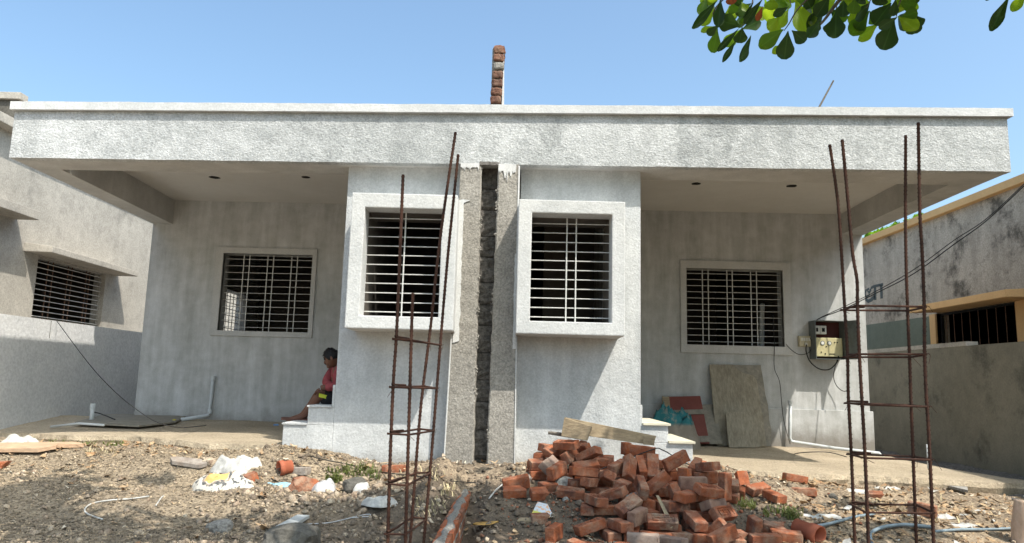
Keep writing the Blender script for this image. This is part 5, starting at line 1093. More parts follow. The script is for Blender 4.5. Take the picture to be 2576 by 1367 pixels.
# ------------------------------------------------------------------ loose ground cover: stones, chips, dry leaves, weeds
M['clod'] = stone_mat('brown_soil_clod', [(.12, .095, .07), (.26, .21, .155), (.17, .13, .10)])
def scatter(name, n, region, size, mat, shape='stone', seed=1, lift=.3, flat=.6):
    r = np.random.RandomState(seed)
    if shape == 'stone':
        t = (1 + 5 ** .5) / 2; V0 = np.array([(0, 0, 1), (.9, 0, .35), (.28, .85, .4), (-.72, .53, .45), (-.72, -.53, .3), (.28, -.85, .45), (.7, .5, -.5), (-.3, .8, -.5), (-.9, 0, -.5), (-.3, -.8, -.5), (.7, -.5, -.5)])
        F0 = [(0, 1, 2), (0, 2, 3), (0, 3, 4), (0, 4, 5), (0, 5, 1), (1, 6, 2), (2, 6, 7), (2, 7, 3), (3, 7, 8), (3, 8, 4), (4, 8, 9), (4, 9, 5), (5, 9, 10), (5, 10, 1), (1, 10, 6)]
    else:
        V0 = np.array([(-1, 0, .0), (-.5, .42, .12), (0, .5, .05), (.6, .35, .16), (1, 0, .25), (.6, -.35, .1), (0, -.5, .0), (-.5, -.42, .15), (0, 0, .22)]); F0 = [(8, i, (i + 1) % 8) for i in range(8)]
        F0 = [(8, (i + 1) % 8, i) for i in range(8)]
    vs = np.zeros((n * len(V0), 3)); fs = np.zeros((n * len(F0), 3), int); k = 0
    F0 = np.array(F0)
    while k < n:
        x, y = region(r)
        if x is None: continue
        s = size[0] * (size[1] / size[0]) ** (r.rand() ** 2.2); a = r.rand() * 6.283; ti, tj = r.normal(0, .35 if shape == 'stone' else .28, 2)
        V = V0 * (1 + r.uniform(-.42, .42, V0.shape)) * s * np.array([1, r.uniform(.6, 1), r.uniform(flat * .7, flat * 1.3)])
        if shape != 'stone': V[:, 2] += s * .5 * r.uniform(-.6, 1.1) * (V0[:, 0] ** 2 - .3)
        R_ = np.array(Euler((ti, tj, a)).to_matrix()); V = V @ R_.T
        vs[k * len(V0):(k + 1) * len(V0)] = V + np.array([x, y, gz(x, y) + s * lift * flat + .004]); fs[k * len(F0):(k + 1) * len(F0)] = F0 + k * len(V0); k += 1
    me = bpy.data.meshes.new(name); me.vertices.add(len(vs)); me.vertices.foreach_set('co', vs.ravel()); me.loops.add(fs.size); me.loops.foreach_set('vertex_index', fs.ravel()); me.polygons.add(len(fs)); me.polygons.foreach_set('loop_start', np.arange(0, fs.size, 3)); me.polygons.foreach_set('loop_total', np.full(len(fs), 3)); me.update(); me.validate()
    return tag(link(name, me, mat), kind='stuff')
def front_y(x): return 7.85 if x < -2.1 else (7.05 if x < 1.75 else 7.25 + max(0, (x - 3)) * .15)
def rg(x0, x1, y0=4.75, dens=None, y1=None):
    def f(r):
        x = r.uniform(x0, x1); yt = y1 or front_y(x); y = y0 + (yt - y0) * r.rand() ** 1.15
        if y > front_y(x) - .02: return None, None
        if dens and r.rand() > dens(x, y): return None, None
        return x, y
    return f
scatter('gravel', 21000, rg(-5.7, -.6, 4.7, lambda x, y: sst(-.6, -2.0, x) * (.35 + .65 * sst(7.6, 6.6, y)) + .12), (.004, .013), M['gravel'], seed=2)
scatter('rubble', 3000, rg(-5, 5.7, 4.7, lambda x, y: .30 + .7 * max(0, mn.noise(Vector((x * 1.3, y * 1.7, 4))) + .25)), (.006, .030), M['rubble'], seed=3, flat=.7)
scatter('soil_clods', 2400, rg(-2.2, 2.6, 4.7, lambda x, y: .5 + .5 * mn.noise(Vector((x * 2, y * 2, 9)))), (.006, .030), M['clod'], seed=4, flat=.75)
scatter('dry_leaves', 2600, rg(1.6, 5.8, 4.7, lambda x, y: sst(1.5, 3.0, x) * (.35 + .65 * sst(7.5, 6.4, y)) * (.4 + .9 * max(0, mn.noise(Vector((x * 1.1, y * 1.6, 14))) + .4))), (.018, .060), M['litter'], 'leaf', seed=5, flat=.6)
scatter('dry_leaves', 420, rg(-4.8, 1.8, 4.7, lambda x, y: .15 + .85 * sst(6.5, 7.2, y)), (.02, .055), M['litter'], 'leaf', seed=6, flat=.9)
scatter('pale_chips', 800, rg(-4.8, 5.6, 4.7, lambda x, y: .2 + .8 * sst(6.0, 7.0, y)), (.008, .04), simple('pale_chips', (.55, .48, .37), .8, var=.2), 'leaf', seed=7, flat=.7)
scatter('broken_stones', 260, lambda r: (lambda g: (g.x, g.y))(PG(r.normal(800, 130), min(1360, r.normal(1235, 32)))), (.012, .042), M['rubble'], seed=21, flat=.75)
scatter('broken_stones', 160, lambda r: (lambda g: (g.x, g.y))(PG(r.uniform(1090, 1480), r.uniform(1180, 1340))), (.010, .036), M['clod'], seed=22, flat=.75)
M['crumb'] = stone_mat('red_brick_crumbs', [(.16, .06, .035), (.36, .13, .07), (.28, .19, .13)])
scatter('brick_crumbs', 1300, lambda r: (lambda g: (g.x, g.y))(PG(r.normal(1620, 190), min(1366, max(1150, r.normal(1270, 60))))), (.004, .022), M['crumb'], seed=23, flat=.8)
scatter('plastic_litter', 60, rg(1.9, 5.6, 4.8), (.02, .08), M['plastic'], 'leaf', seed=8, flat=.8)
# a hand-size fallen leaf or two that can be picked out
def big_leaf(px, py, L, rz, mat, label):
    p = PG(px, py); n = 9; vs = []; fs = []
    for i in range(n + 1):
        u = i / n; w_ = math.sin(math.pi * u ** .8) * .28
        for s in (-1, 0, 1): q = Euler((0, 0, rz)).to_matrix() @ Vector(((u - .5) * L, s * w_ * L, .02 + abs(s) * .05 * L + .12 * L * (u - .4) ** 2)); vs.append(p + q)
    for i in range(n):
        for k in range(2): a = i * 3 + k; fs.append((a, a + 3, a + 4, a + 1))
    o = obj('fallen_leaf', vs, fs, mat, None, True); m = o.modifiers.new('s', 'SOLIDIFY'); m.thickness = .002; return tag(o, label, 'leaf')
LY = simple('yellow_dead_leaf', (.55, .33, .10), .7, var=.3, vs=20)
big_leaf(1222, 1328, .20, .5, LY, 'curled yellow dead leaf on the dark soil right of the brick footing')
big_leaf(1520 - 40, 1228, .12, -.2, simple('tan_leaf', (.42, .32, .18), .7, var=.2), 'tan dead leaf at the foot of the stamped bricks')
# weeds
def weeds(name, label, pts, h, n, seed, mat):
    r = random.Random(seed); vs = []; fs = []
    for _ in range(n):
        px, py, sx, sy = r.choice(pts); g = PG(px + r.uniform(-sx, sx), py + r.uniform(-sy, sy)); a = r.uniform(0, 6.28); hh = h * r.uniform(.3, 1); w_ = .006 * r.uniform(.6, 1.6); d = Vector((math.cos(a), math.sin(a), 0)); s = Vector((-d.y, d.x, 0)); b = len(vs)
        for u in (0, .5, 1): c = g + d * hh * .6 * u * u + Vector((0, 0, hh * u)); k = (1 - u * .8) * w_; vs += [c - s * k, c + s * k]
        fs += [(b, b + 1, b + 3, b + 2), (b + 2, b + 3, b + 5, b + 4)]
        if r.random() < .5:
            c = g + d * hh * .6 + Vector((0, 0, hh)); e = len(vs); q = Vector((r.uniform(-1, 1), r.uniform(-1, 1), r.uniform(-.2, .6))).normalized() * r.uniform(.012, .024); o_ = q.cross(Vector((0, 0, 1))).normalized() * q.length * .5
            vs += [c, c + q * .5 + o_, c + q, c + q * .5 - o_]; fs.append((e, e + 1, e + 2, e + 3))
    return tag(obj(name, vs, fs, mat), kind='stuff')
weeds('weeds', '', [(860, 1195, 40, 10), (900, 1185, 40, 12), (930, 1200, 25, 10), (840, 1212, 20, 5)], .06, 330, 3, M['weed'])
weeds('weeds', '', [(180, 1118, 60, 5), (290, 1120, 30, 4), (60, 1112, 30, 4)], .045, 160, 4, M['weed'])
weeds('weeds', '', [(1880, 1275, 25, 10), (1960, 1295, 40, 10), (2000, 1300, 20, 10)], .06, 260, 5, M['weed'])
weeds('weeds', '', [(2400, 1180, 40, 3)], .04, 200, 6, M['weed'])
weeds('straw', '', [(1080, 1280, 40, 25), (1130, 1240, 20, 12), (250, 1140, 40, 6), (1060, 1200, 60, 15), (2300, 1290, 150, 30)], .07, 200, 7, M['straw'])

# ------------------------------------------------------------------ the tree the near branch belongs to
def leaf_mesh(seed):
    n = 9; vs = []; fs = []
    for i in range(n + 1):
        u = (i / n) ** .85; w_ = max(.012, .30 * (u / .62) ** 1.15 * (1 - .12 * u) if u < .62 else .285 * math.sqrt(max(0, 1 - ((u - .62) / .395) ** 2)))
        for s in (-1, -.5, 0, .5, 1): vs.append((s * w_, u, -.10 * math.sin(u * 2.4) * u + .09 * s * s * w_ / .3 + .02 * math.sin(u * 9 + seed + s)))
    for i in range(n):
        for k in range(4): a = i * 5 + k; fs.append((a, a + 1, a + 6, a + 5))
    me = mesh('leaf', vs, fs); me.polygons.foreach_set('use_smooth', [True] * len(me.polygons)); return me
LM = {}
for k, m_ in (('d', 'leafd'), ('g', 'leafg'), ('y', 'leafy'), ('r', 'leafr')):
    for j in range(3): me = leaf_mesh(j * 2.1 + ord(k)); me.materials.append(M[m_]); LM[k + str(j)] = me
TR = empty('almond_tree', (5.3, .6, gz(5.3, .6)), 'broad-leaved tree whose leafy branch hangs into the top right corner', 'tree')
def put_leaf(base, tip, width, kind, normal=None):
    d = tip - base; L = d.length; y = d / L; nrm = (normal or -((base + tip) / 2)).normalized(); x = y.cross(nrm).normalized(); z = x.cross(y)
    o = bpy.data.objects.new('leaf', LM[kind + str(random.randrange(3))]); COL.objects.link(o); o.parent = TR
    o.matrix_local = Matrix.Translation(base - wloc(TR)) @ Matrix((x * width / .6, y * L, z * L)).transposed().to_4x4(); return o
A = lambda u, v: (1720.1 + .13245 * u, .13245 * v); B_ = lambda u, v: (2047.1 + .1248 * u, .1248 * v)
VL = [(A, 640, 0, 190, 530, 170, 'd'), (A, 600, 150, 330, 480, 210, 'y'), (A, 600, 500, 330, 600, 130, 'y'), (A, 650, 480, 450, 670, 170, 'd'), (A, 640, 520, 550, 1010, 240, 'g'), (A, 700, -20, 650, 480, 210, 'd'), (A, 900, -140, 900, 95, 200, 'r'),
      (A, 1080, 500, 690, 400, 330, 'd'), (A, 1050, 540, 650, 970, 130, 'd'), (A, 1080, 560, 780, 880, 250, 'g'), (A, 1100, 560, 1480, 390, 260, 'd'), (A, 1110, 520, 1060, 830, 260, 'd'), (A, 1000, 760, 750, 1160, 110, 'd'), (A, 1270, 680, 1100, 1150, 170, 'd'), (A, 1500, -20, 1150, 450, 170, 'd'),
      (A, 1350, 0, 1130, 350, 60, 'd'), (A, 1500, 120, 1390, 400, 120, 'r'), (A, 900, 40, 960, 260, 200, 'g'), (A, 1100, 40, 1200, 210, 150, 'y'), (A, 1700, -60, 1640, 190, 260, 'y'), (A, 1850, -90, 1790, 185, 300, 'g'), (A, 2000, 130, 1710, 300, 160, 'd'), (A, 1820, 320, 1600, 550, 220, 'y'), (A, 1990, 170, 1790, 520, 230, 'y'),
      (A, 1900, 555, 1450, 890, 290, 'g'), (A, 2120, 10, 2350, 600, 380, 'y'), (A, 1980, 590, 1900, 1130, 330, 'd'), (A, 2050, 580, 2310, 790, 250, 'd'), (A, 1850, 850, 1700, 1010, 150, 'y'), (A, 2300, -60, 2420, 150, 270, 'd'), (A, 2576, 420, 2380, 700, 230, 'd'), (A, 450, -60, 300, 260, 180, 'g'), (A, 800, 240, 620, 480, 160, 'd'), (A, 1250, 380, 1060, 420, 150, 'g'),
      (B_, 450, 230, 430, 755, 370, 'd'), (B_, 600, 10, 590, 330, 290, 'd'), (B_, 820, -40, 800, 280, 270, 'g'), (B_, 1150, 30, 870, 400, 270, 'd'), (B_, 1120, 220, 760, 700, 340, 'g'), (B_, 1330, 460, 930, 800, 260, 'y'), (B_, 1560, 60, 1230, 480, 400, 'd'), (B_, 1620, 380, 1400, 995, 420, 'd'), (B_, 1680, 350, 1330, 570, 220, 'd'), (B_, 1690, 330, 2080, 590, 300, 'y'),
      (B_, 1750, 350, 2100, 230, 250, 'g'), (B_, 1700, 30, 2060, 140, 260, 'g'), (B_, 1650, -20, 1600, 320, 190, 'd'), (B_, 60, 180, -60, 500, 170, 'y'), (B_, 330, -90, 50, 330, 300, 'd'), (B_, 150, -60, -120, 120, 260, 'g'), (B_, 130, 430, 60, 640, 120, 'd'), (B_, 250, 100, -100, 560, 260, 'd'), (B_, 1000, -120, 900, 60, 260, 'd'), (B_, 1400, -150, 1300, 120, 300, 'd'), (B_, 1850, -160, 1950, 60, 260, 'g')]
random.seed(31)
for f, u0, v0, u1, v1, wd, kd in VL:
    k = .13245 if f is A else .1248; Y = 4.3 + random.uniform(-.15, .25) + (.15 if kd == 'y' else -.03); dy = random.uniform(-.09, .09); b = PY(*f(u0, v0), Y); t = PY(*f(u1, v1), Y + dy)
    nrm = -((b + t) / 2).normalized() + Vector((random.uniform(-.35, .35), random.uniform(-.3, .3), random.uniform(-.35, .35))); put_leaf(b, t, wd * k / CF * Y * 1.2, kd, nrm)
for _ in range(46):
    px = random.uniform(1760, 2300); py = random.uniform(-70, 45) - (30 if 1890 < px < 1930 else 0); a = random.uniform(.5, 2.6); L = random.uniform(60, 85); Y = random.uniform(4.5, 4.9); b = PY(px, py, Y); t = PY(px + math.cos(a) * L * .6, py + math.sin(a) * L * .55, Y + random.uniform(-.12, .12)); put_leaf(b, t, random.uniform(36, 48) / CF * Y * 1.1, random.choice('yygd'), -b.normalized() + Vector((random.uniform(-.6, .6), random.uniform(-.4, .4), random.uniform(-.6, .6))))
for (bx0, by0, bx1, by1, wd, kd) in ((2540, -12, 2494, 76, 34, 'd'), (2585, -20, 2545, 28, 30, 'y'), (2500, -30, 2480, 2, 18, 'd')): put_leaf(PY(bx0, by0, 4.3), PY(bx1, by1, 4.35), wd / CF * 4.4, kd)
BRS = []; P_ = lambda x, y, c=4.3: PY(x, y, c)
BRS.append(MB()); BRS[-1].tube(smooth_path([P_(2330, -260, 4.0), P_(2170, -60, 4.2), P_(2108, 5), P_(2070, 55), P_(2035, 88)], 4), [.020, .019, .018, .017, .016, .015, .014, .013, .012, .011, .010, .009, .008, .007, .006, .005, .004][:17], 7)
for pts, r in (([(2330, -260, 4.0), (2080, -120, 4.2), (1900, -60), (1800, 20), (1803, 62)], .009), ([(2170, -60, 4.2), (2060, -20), (2010, 20), (1985, 60), (1972, 78)], .007), ([(2330, -260, 4.0), (2300, -80, 4.2), (2262, 10), (2255, 42)], .008), ([(1900, -60), (1890, 20), (1866, 68)], .006), ([(2080, -120, 4.2), (1995, -20), (1990, 12)], .006), ([(2108, 5), (2104, 20), (2103, 32)], .004), ([(2330, -260, 4.0), (2250, -120, 4.2), (2190, 0), (2180, 20)], .006), ([(2700, -260, 4.0), (2580, -80, 4.3), (2541, -12)], .008)):
    n = len(smooth_path([P_(*p) for p in pts], 4)); BRS.append(MB()); BRS[-1].tube(smooth_path([P_(*p) for p in pts], 4), [r * (1 - .7 * i / n) for i in range(n)], 6)

for b_ in BRS: b_.make('branch', M['bark'], TR, smooth=True)
tb0 = Vector((5.3, .6, gz(5.3, .6) - .2)); J = Vector((5.0, .9, 2.0)); lb = MB(); limbs = []
lb.tube(smooth_path([tb0, Vector((5.25, .65, -.3)), Vector((5.1, .8, 1.0)), J], 5), [.24, .20, .18, .17, .165, .16, .158, .156, .154, .152, .15, .148, .146, .144, .142, .14], 12); lb.make('trunk', M['bark'], TR, smooth=True)
lm = MB()
for end in ((P_(2330, -260, 4.0)), P_(2700, -260, 4.0), Vector((2.2, 3.2, 3.0)), Vector((.6, 3.4, 3.2)), Vector((-.9, 3.5, 3.1)), Vector((1.2, 1.6, 4.2)), Vector((3.6, 3.4, 3.4)), Vector((4.6, 3.6, 3.5)), Vector((5.5, 2.6, 4.8)), Vector((6.6, .2, 4.4)), Vector((3.5, -.6, 4.6)), Vector((5.0, -1.4, 4.2))):
    mid = J.lerp(end, .5) + Vector((random.uniform(-.2, .2), random.uniform(-.2, .2), .35)); p = smooth_path([J - Vector((0, 0, .15)), mid, end], 6); n = len(p); lm.tube(p, [.085 * (1 - .85 * i / n) + .006 for i in range(n)], 7); limbs.append(p)
lm.make('limb', M['bark'], TR, smooth=True)
# canopy out of frame; it throws the dappled shade on the foreground
def in_frame(p, mg=60):
    q = CM @ np.array(p)
    if q[2] <= .05: return False
    x, y = CX + CF * q[0] / q[2], CY + CF * q[1] / q[2]; return -mg < x < 2576 + mg and -mg < y < 1367 + mg
shade = [(130, 1225, 100, 30, 40), (60, 1290, 110, 50, 70), (220, 1335, 170, 34, 90), (390, 1212, 35, 10, 8), (560, 1335, 150, 24, 40), (680, 1355, 110, 14, 16), (860, 1300, 130, 30, 50), (980, 1250, 70, 14, 12), (900, 1350, 160, 20, 36), (1190, 1300, 90, 60, 110), (1370, 1290, 90, 70, 80),
         (1450, 1200, 40, 14, 8), (1560, 1170, 90, 26, 60), (1600, 1230, 140, 34, 170), (1690, 1290, 130, 44, 170), (1520, 1340, 120, 30, 50), (1480, 1120, 50, 14, 16), (1850, 1300, 50, 40, 20), (2000, 1330, 120, 40, 36), (2250, 1340, 120, 30, 26), (2150, 1270, 60, 12, 10), (1400, 1125, 30, 12, 8), (1640, 1150, 40, 12, 10)]
cl = []; random.seed(77)
def blocked(p):                                           # would this leaf's shadow reach the sunlit facade?
    t = (7.0 - p.y) / -LD.y if False else (6.88 - p.y) / LD.y; z = p.z + LD.z * t; x = p.x + LD.x * t
    return z > -.58 and (x < .25 or x > 1.0 or z > -.35)
for (cx_, cy_, sx, sy, n) in shade:
    for _ in range(int(n * 2.7)):
        for tr_ in range(12):
            g = PG(min(2570, max(4, random.gauss(cx_, sx * .55))), min(1366, max(1095, random.gauss(cy_, sy * .55)))); t = random.uniform(3.6, 6.4); p = g - LD * t
            if cy_ < 1260 and cx_ > 1300: t = random.uniform(3.3, 6.8); p = g - LD * t
            if not in_frame(p) and not blocked(p): cl.append(p); break
for _ in range(900):
    pth = random.choice(limbs[2:]); c = pth[random.randrange(6, len(pth))]; p = Vector(c) + Vector((random.gauss(0, .5), random.gauss(0, .5), random.gauss(.15, .35)))
    t = (p.z + 1.05) / -LD.z; hit = p + LD * t; hx, hy = hit.x, hit.y
    if in_frame((hx, hy, -1.05), 0): continue             # keep the sunlit patches sunlit
    if not in_frame(p) and not blocked(p): cl.append(p)
print('canopy', len(cl))
vs = []; fs = []
for i, p in enumerate(cl):
    a = random.uniform(0, 6.28); d = Vector((math.cos(a), math.sin(a), random.uniform(-.9, .1))).normalized(); L = random.uniform(.15, .25); n_ = Vector((random.uniform(-.4, .4), random.uniform(-.4, .4), 1)).normalized()
    if i % 5 == 0 and len([1]) and i // 5 < 190: put_leaf(p - d * L / 2, p + d * L / 2, L * .62, random.choice('ddgy'), n_)
    else:
        x = d.cross(n_).normalized(); z = x.cross(d); b = len(vs); me = LM['g0']
        for v in me.vertices: c = v.co; vs.append(p - d * L / 2 + x * (c.x * L * 1.03) + d * (c.y * L) + z * (c.z * L))
        fs += [tuple(q + b for q in f.vertices) for f in me.polygons]
tag(obj('leaf_mass', vs, fs, M['leafg'], TR, True), kind='stuff')

# ------------------------------------------------------------------ tree behind the right neighbour
BT = empty('garden_tree', (9.5, 22, -1), 'leafy tree showing above the ochre cornice behind the right neighbour', 'tree')
MB().tube([(9.5, 22, -1.2), (9.6, 22, 2), (9.4, 22, 4.6)], [.2, .16, .1], 8).make('trunk', M['bark'], BT)
vs = []; fs = []
c0 = PY(2215, 590, 21.5)
for _ in range(2600):
    u = random.uniform(-1, 1); q = PY(2100 + 200 * random.random(), 0, 21.5); px = random.uniform(2120, 2330); top = 606 - (px - 2150) * .36 + 12 * mn.noise(Vector((px * .05, 1, 1))) * 1.2; py = top + random.random() ** 1.3 * 90 - 3
    p = PY(px, py, random.uniform(20.5, 23)); s = random.uniform(.06, .14); a = Vector((random.gauss(0, 1), random.gauss(0, 1), random.gauss(0, 1))).normalized(); b_ = a.cross(Vector((.3, .2, .9))).normalized(); b = len(vs)
    vs += [p - a * s, p + b_ * s * .4, p + a * s, p - b_ * s * .4]; fs.append((b, b + 1, b + 2, b + 3))
tag(obj('crown', vs, fs, M['leafg'], BT), kind='stuff')

# ------------------------------------------------------------------ the seated man
PN = empty('person', (-1.75, 7.5, -.285), 'man in faded red shirt and black shorts with yellow stripe seated on the stairs', 'person')
M['skin'] = simple('brown_skin', (.13, .058, .036), .55, spec=.35, var=.12, vs=8); M['hair'] = simple('black_hair', (.010, .009, .009), .6)
def shirtm():
    m = N('faded_red_shirt', .9); p = m.pos(); z = m.sep(p, 2); f = m.rng(m.math('ADD', z, m.math('MULTIPLY', m.noise(p, 9, 3), .2)), .19, .38); m.col(m.mix(f, m.mix(m.noise(p, 14, 3, .6, .4, .6), (.22, .045, .05), (.30, .065, .07)), (.40, .25, .21))); m.bump(m.noise(m.pos(scale=(1, 1, .5)), 16, 3), .012); return m.m
M['shirt'] = shirtm()
def shortm():
    m = N('black_shorts', .9); m.col((.016, .016, .018)); return m.m
M['shorts'] = shortm(); M['lime'] = simple('lime_stripe', (.50, .55, .05), .8)
def skin_obj(name, joints, edges, mat, parent, sub=2, root=0):
    me = bpy.data.meshes.new(name); me.from_pydata([tuple(j[0]) for j in joints], edges, []); o = bpy.data.objects.new(name, me); COL.objects.link(o)
    sk = o.modifiers.new('skin', 'SKIN'); sk.use_smooth_shade = True; sk.branch_smoothing = .6
    lay = me.skin_vertices[0].data if me.skin_vertices else None
    if lay is None:
        bpy.context.view_layer.objects.active = o; bpy.ops.mesh.customdata_skin_add() if hasattr(bpy.ops.mesh, 'customdata_skin_add') else None; lay = me.skin_vertices[0].data
    for i, j in enumerate(joints): lay[i].radius = (j[1], j[2] if len(j) > 2 else j[1]); lay[i].use_root = (i == root)
    sb = o.modifiers.new('sub', 'SUBSURF'); sb.levels = sub; sb.render_levels = sub
    dg = bpy.context.evaluated_depsgraph_get(); m2 = bpy.data.meshes.new_from_object(o.evaluated_get(dg)); bpy.data.objects.remove(o); m2.name = name; m2.materials.clear(); return link(name, m2, mat, parent, True)
q = lambda u, v, Y: PY(700.2 + .1758 * u, 860 + .1758 * v, Y)
V3 = Vector
pel = q(930, 800, 7.62); chest = q(900, 500, 7.62); neck0 = q(858, 345, 7.60)
hipN, hipF = q(880, 835, 7.50), q(900, 800, 7.74); knN, knF = q(590, 760, 7.40), q(575, 735, 7.66); anN, anF = q(365, 1070, 7.50), q(340, 1062, 7.70)
hN, bN, tN = anN + V3((.02, 0, -.03)), q(215, 1112, 7.49), q(120, 1122, 7.485); hF, bF, tF = anF + V3((.02, 0, -.03)), q(200, 1105, 7.71), q(110, 1115, 7.72)
shN, shF = q(860, 385, 7.44), q(800, 370, 7.72); elN, elF = q(830, 650, 7.36), q(668, 600, 7.62); wrN, wrF = q(640, 655, 7.36), q(790, 640, 7.52); haN, haF = q(600, 668, 7.35), q(835, 650, 7.50)
J = [(pel, .11, .11), (chest, .11, .12), (neck0, .055, .05), (hipN, .085, .08), (knN, .054, .052), (anN, .036, .034), (bN, .038, .026), (tN, .030, .014),
     (hipF, .085, .08), (knF, .054, .052), (anF, .036, .034), (bF, .038, .026), (tF, .030, .014), (shN, .06, .055), (elN, .042, .04), (wrN, .027, .024), (shF, .06, .055), (elF, .042, .04), (wrF, .027, .024),
     (q(830, 290, 7.58), .05, .05), ((knN + anN) / 2 + V3((.025, 0, .02)), .044, .044), ((knF + anF) / 2 + V3((.025, 0, .02)), .044, .044), (haN, .036, .02), (haF, .038, .020)]
E_ = [(0, 1), (1, 2), (2, 19), (0, 3), (3, 4), (4, 20), (20, 5), (5, 6), (6, 7), (0, 8), (8, 9), (9, 21), (21, 10), (10, 11), (11, 12), (1, 13), (13, 14), (14, 15), (1, 16), (16, 17), (17, 18), (15, 22), (18, 23)]
HS = .82; hd_c = q(762, 236, 7.56); fwd = V3((-.93, -.10, -.34)).normalized(); upv = V3((-.33, 0, .94)); upv = (upv - fwd * upv.dot(fwd)).normalized(); rt = fwd.cross(upv)
body = skin_obj('body', J, E_, M['skin'], PN)
# head, face and fingers are fused into the same body mesh
bm = bmesh.new(); bm.from_mesh(body.data); off = -wloc(PN)
def HP(f, r, u): return hd_c + (fwd * f + rt * r + upv * u) * HS
def addball(c, fr, sc, nu=14, nv=10, defo=None):
    base = []
    for i in range(nv + 1):
        th = math.pi * i / nv; row = []
        for k in range(nu if 0 < i < nv else 1):
            ph = 2 * math.pi * k / nu; d = V3((math.sin(th) * math.cos(ph) * sc[0], math.sin(th) * math.sin(ph) * sc[1], math.cos(th) * sc[2]))
            if defo: d = defo(d)
            d = d * HS
            row.append(bm.verts.new(c + fr[0] * d.x + fr[1] * d.y + fr[2] * d.z))
        base.append(row)
    for i in range(nv):
        a, b = base[i], base[i + 1]
        for k in range(nu):
            k2 = (k + 1) % nu
            if len(a) == 1: bm.faces.new((a[0], b[k], b[k2]))
            elif len(b) == 1: bm.faces.new((a[k], b[0], a[k2]))
            else: bm.faces.new((a[k], b[k], b[k2], a[k2]))
FR = (fwd, rt, upv)
def headdef(d):
    d = d.copy()
    if d.z < 0: d.y *= 1 - .35 * (-d.z / .115); d.x = d.x * (1 - .10 * (-d.z / .115)) + .012 * (-d.z / .115) * (1 if d.x > 0 else .3)
    if d.x > .04 and -.0 < d.z < .03 and abs(d.y) > .012: d.x -= .008       # eye sockets
    return d
addball(hd_c, FR, (.092, .072, .112), 20, 16, headdef)
addball(HP(.086, 0, -.016), (fwd, rt, (upv - fwd * .45).normalized()), (.017, .012, .030), 10, 8); addball(HP(.060, 0, -.045), FR, (.030, .040, .045), 10, 8)   # nose
addball(HP(.080, 0, -.058), FR, (.014, .024, .009), 8, 5)                          # lips
addball(HP(.058, 0, -.086), FR, (.030, .034, .026), 10, 7)                          # chin
for s in (-1, 1): addball(HP(-.008, s * .074, -.012), ((fwd + upv * .2).normalized(), rt, upv), (.018, .009, .032), 8, 6)   # ears
def finger(p0, p1, p2, r):
    pts = [p0, p1, p2]; rings = []
    for i, p in enumerate(pts):
        t = (pts[min(i + 1, 2)] - pts[max(0, i - 1)]).normalized(); a = t.cross(V3((.2, .9, .1))).normalized(); b = t.cross(a); rings.append([bm.verts.new(p + (a * math.cos(x) + b * math.sin(x)) * r * (1 - .15 * i)) for x in (0, 1.05, 2.1, 3.14, 4.19, 5.24)])
    for A_, C_ in zip(rings, rings[1:]):
        for k in range(6): bm.faces.new((A_[k], A_[(k + 1) % 6], C_[(k + 1) % 6], C_[k]))
    for R_ in (rings[0], rings[-1]): bm.faces.new(R_)
for h, w0 in ((haN, wrN), (haF, wrF)):
    d = (h - w0).normalized()
    dn = V3((-.25, -.15, -.95)) if h is haN else V3((.5, -.2, -.6))
    for k, L_ in enumerate((.060, .068, .064, .050)):
        b0 = h + d * .018 + V3((.0, -.027 + .018 * k, -.004)); finger(b0, b0 + (d * .4 + dn * .6).normalized() * L_ * .55, b0 + (d * .3 + dn).normalized() * L_, .0085)
    b0 = h + V3((0, -.034, 0)); finger(b0, b0 + V3((-.012, -.014, -.024)), b0 + V3((-.016, -.014, -.05)), .010)
bm.to_mesh(body.data); bm.free(); body.data.polygons.foreach_set('use_smooth', [True] * len(body.data.polygons)); body.location = off
skin_obj('shirt', [(pel + V3((.01, 0, .04)), .12, .13), (chest, .13, .14), (neck0 - V3((-.012, 0, .03)), .085, .08), (shN, .070, .065), (elN, .052, .048), (wrN - (wrN - elN) * .10, .038, .034), (shF, .072, .068), (elF, .054, .050), (wrF, .040, .036), ((shN + elN) / 2, .058, .055), ((shF + elF) / 2, .060, .056)],
         [(0, 1), (1, 2), (1, 3), (3, 9), (9, 4), (4, 5), (1, 6), (6, 10), (10, 7), (7, 8)], M['shirt'], PN)
kn = lambda h_, k_: h_.lerp(k_, .97)
sh_ = skin_obj('shorts', [(pel, .12, .12), (hipN, .098, .098), (kn(hipN, knN) + V3((.01, 0, -.006)), .088, .092), (hipF, .098, .098), (kn(hipF, knF), .082, .085), ((hipN + knN) / 2 + V3((0, 0, -.015)), .098, .095), ((hipF + knF) / 2, .095, .095)], [(0, 1), (1, 5), (5, 2), (0, 3), (3, 6), (6, 4)], M['shorts'], PN)
# yellow side stripe: a ribbon laid on the surface of the near trouser leg
bv = __import__('mathutils.bvhtree', fromlist=['BVHTree']).BVHTree.FromPolygons([sh_.matrix_world @ v.co + Vector(sh_.location) * 0 for v in sh_.data.vertices], [tuple(f.vertices) for f in sh_.data.polygons])
vs = []; fs = []; nS = 14
for i in range(nS + 1):
    c = hipN.lerp(knN, -.15 + 1.08 * i / nS)
    for k in range(4):
        z_ = -.020 + .036 * k / 3 + .004; o_ = Vector((c.x, c.y - .4, c.z + z_)) + wloc(PN) * 0; h_ = bv.ray_cast(o_ - wloc(PN), Vector((0, 1, 0)))
        y_ = (h_[0].y + wloc(PN).y if h_[0] else c.y - .08) - .004; vs.append((c.x, y_, c.z + z_))
for i in range(nS):
    for k in range(3): a = i * 4 + k; fs.append((a, a + 4, a + 5, a + 1))
obj('side_stripe', vs, fs, M['lime'], PN)
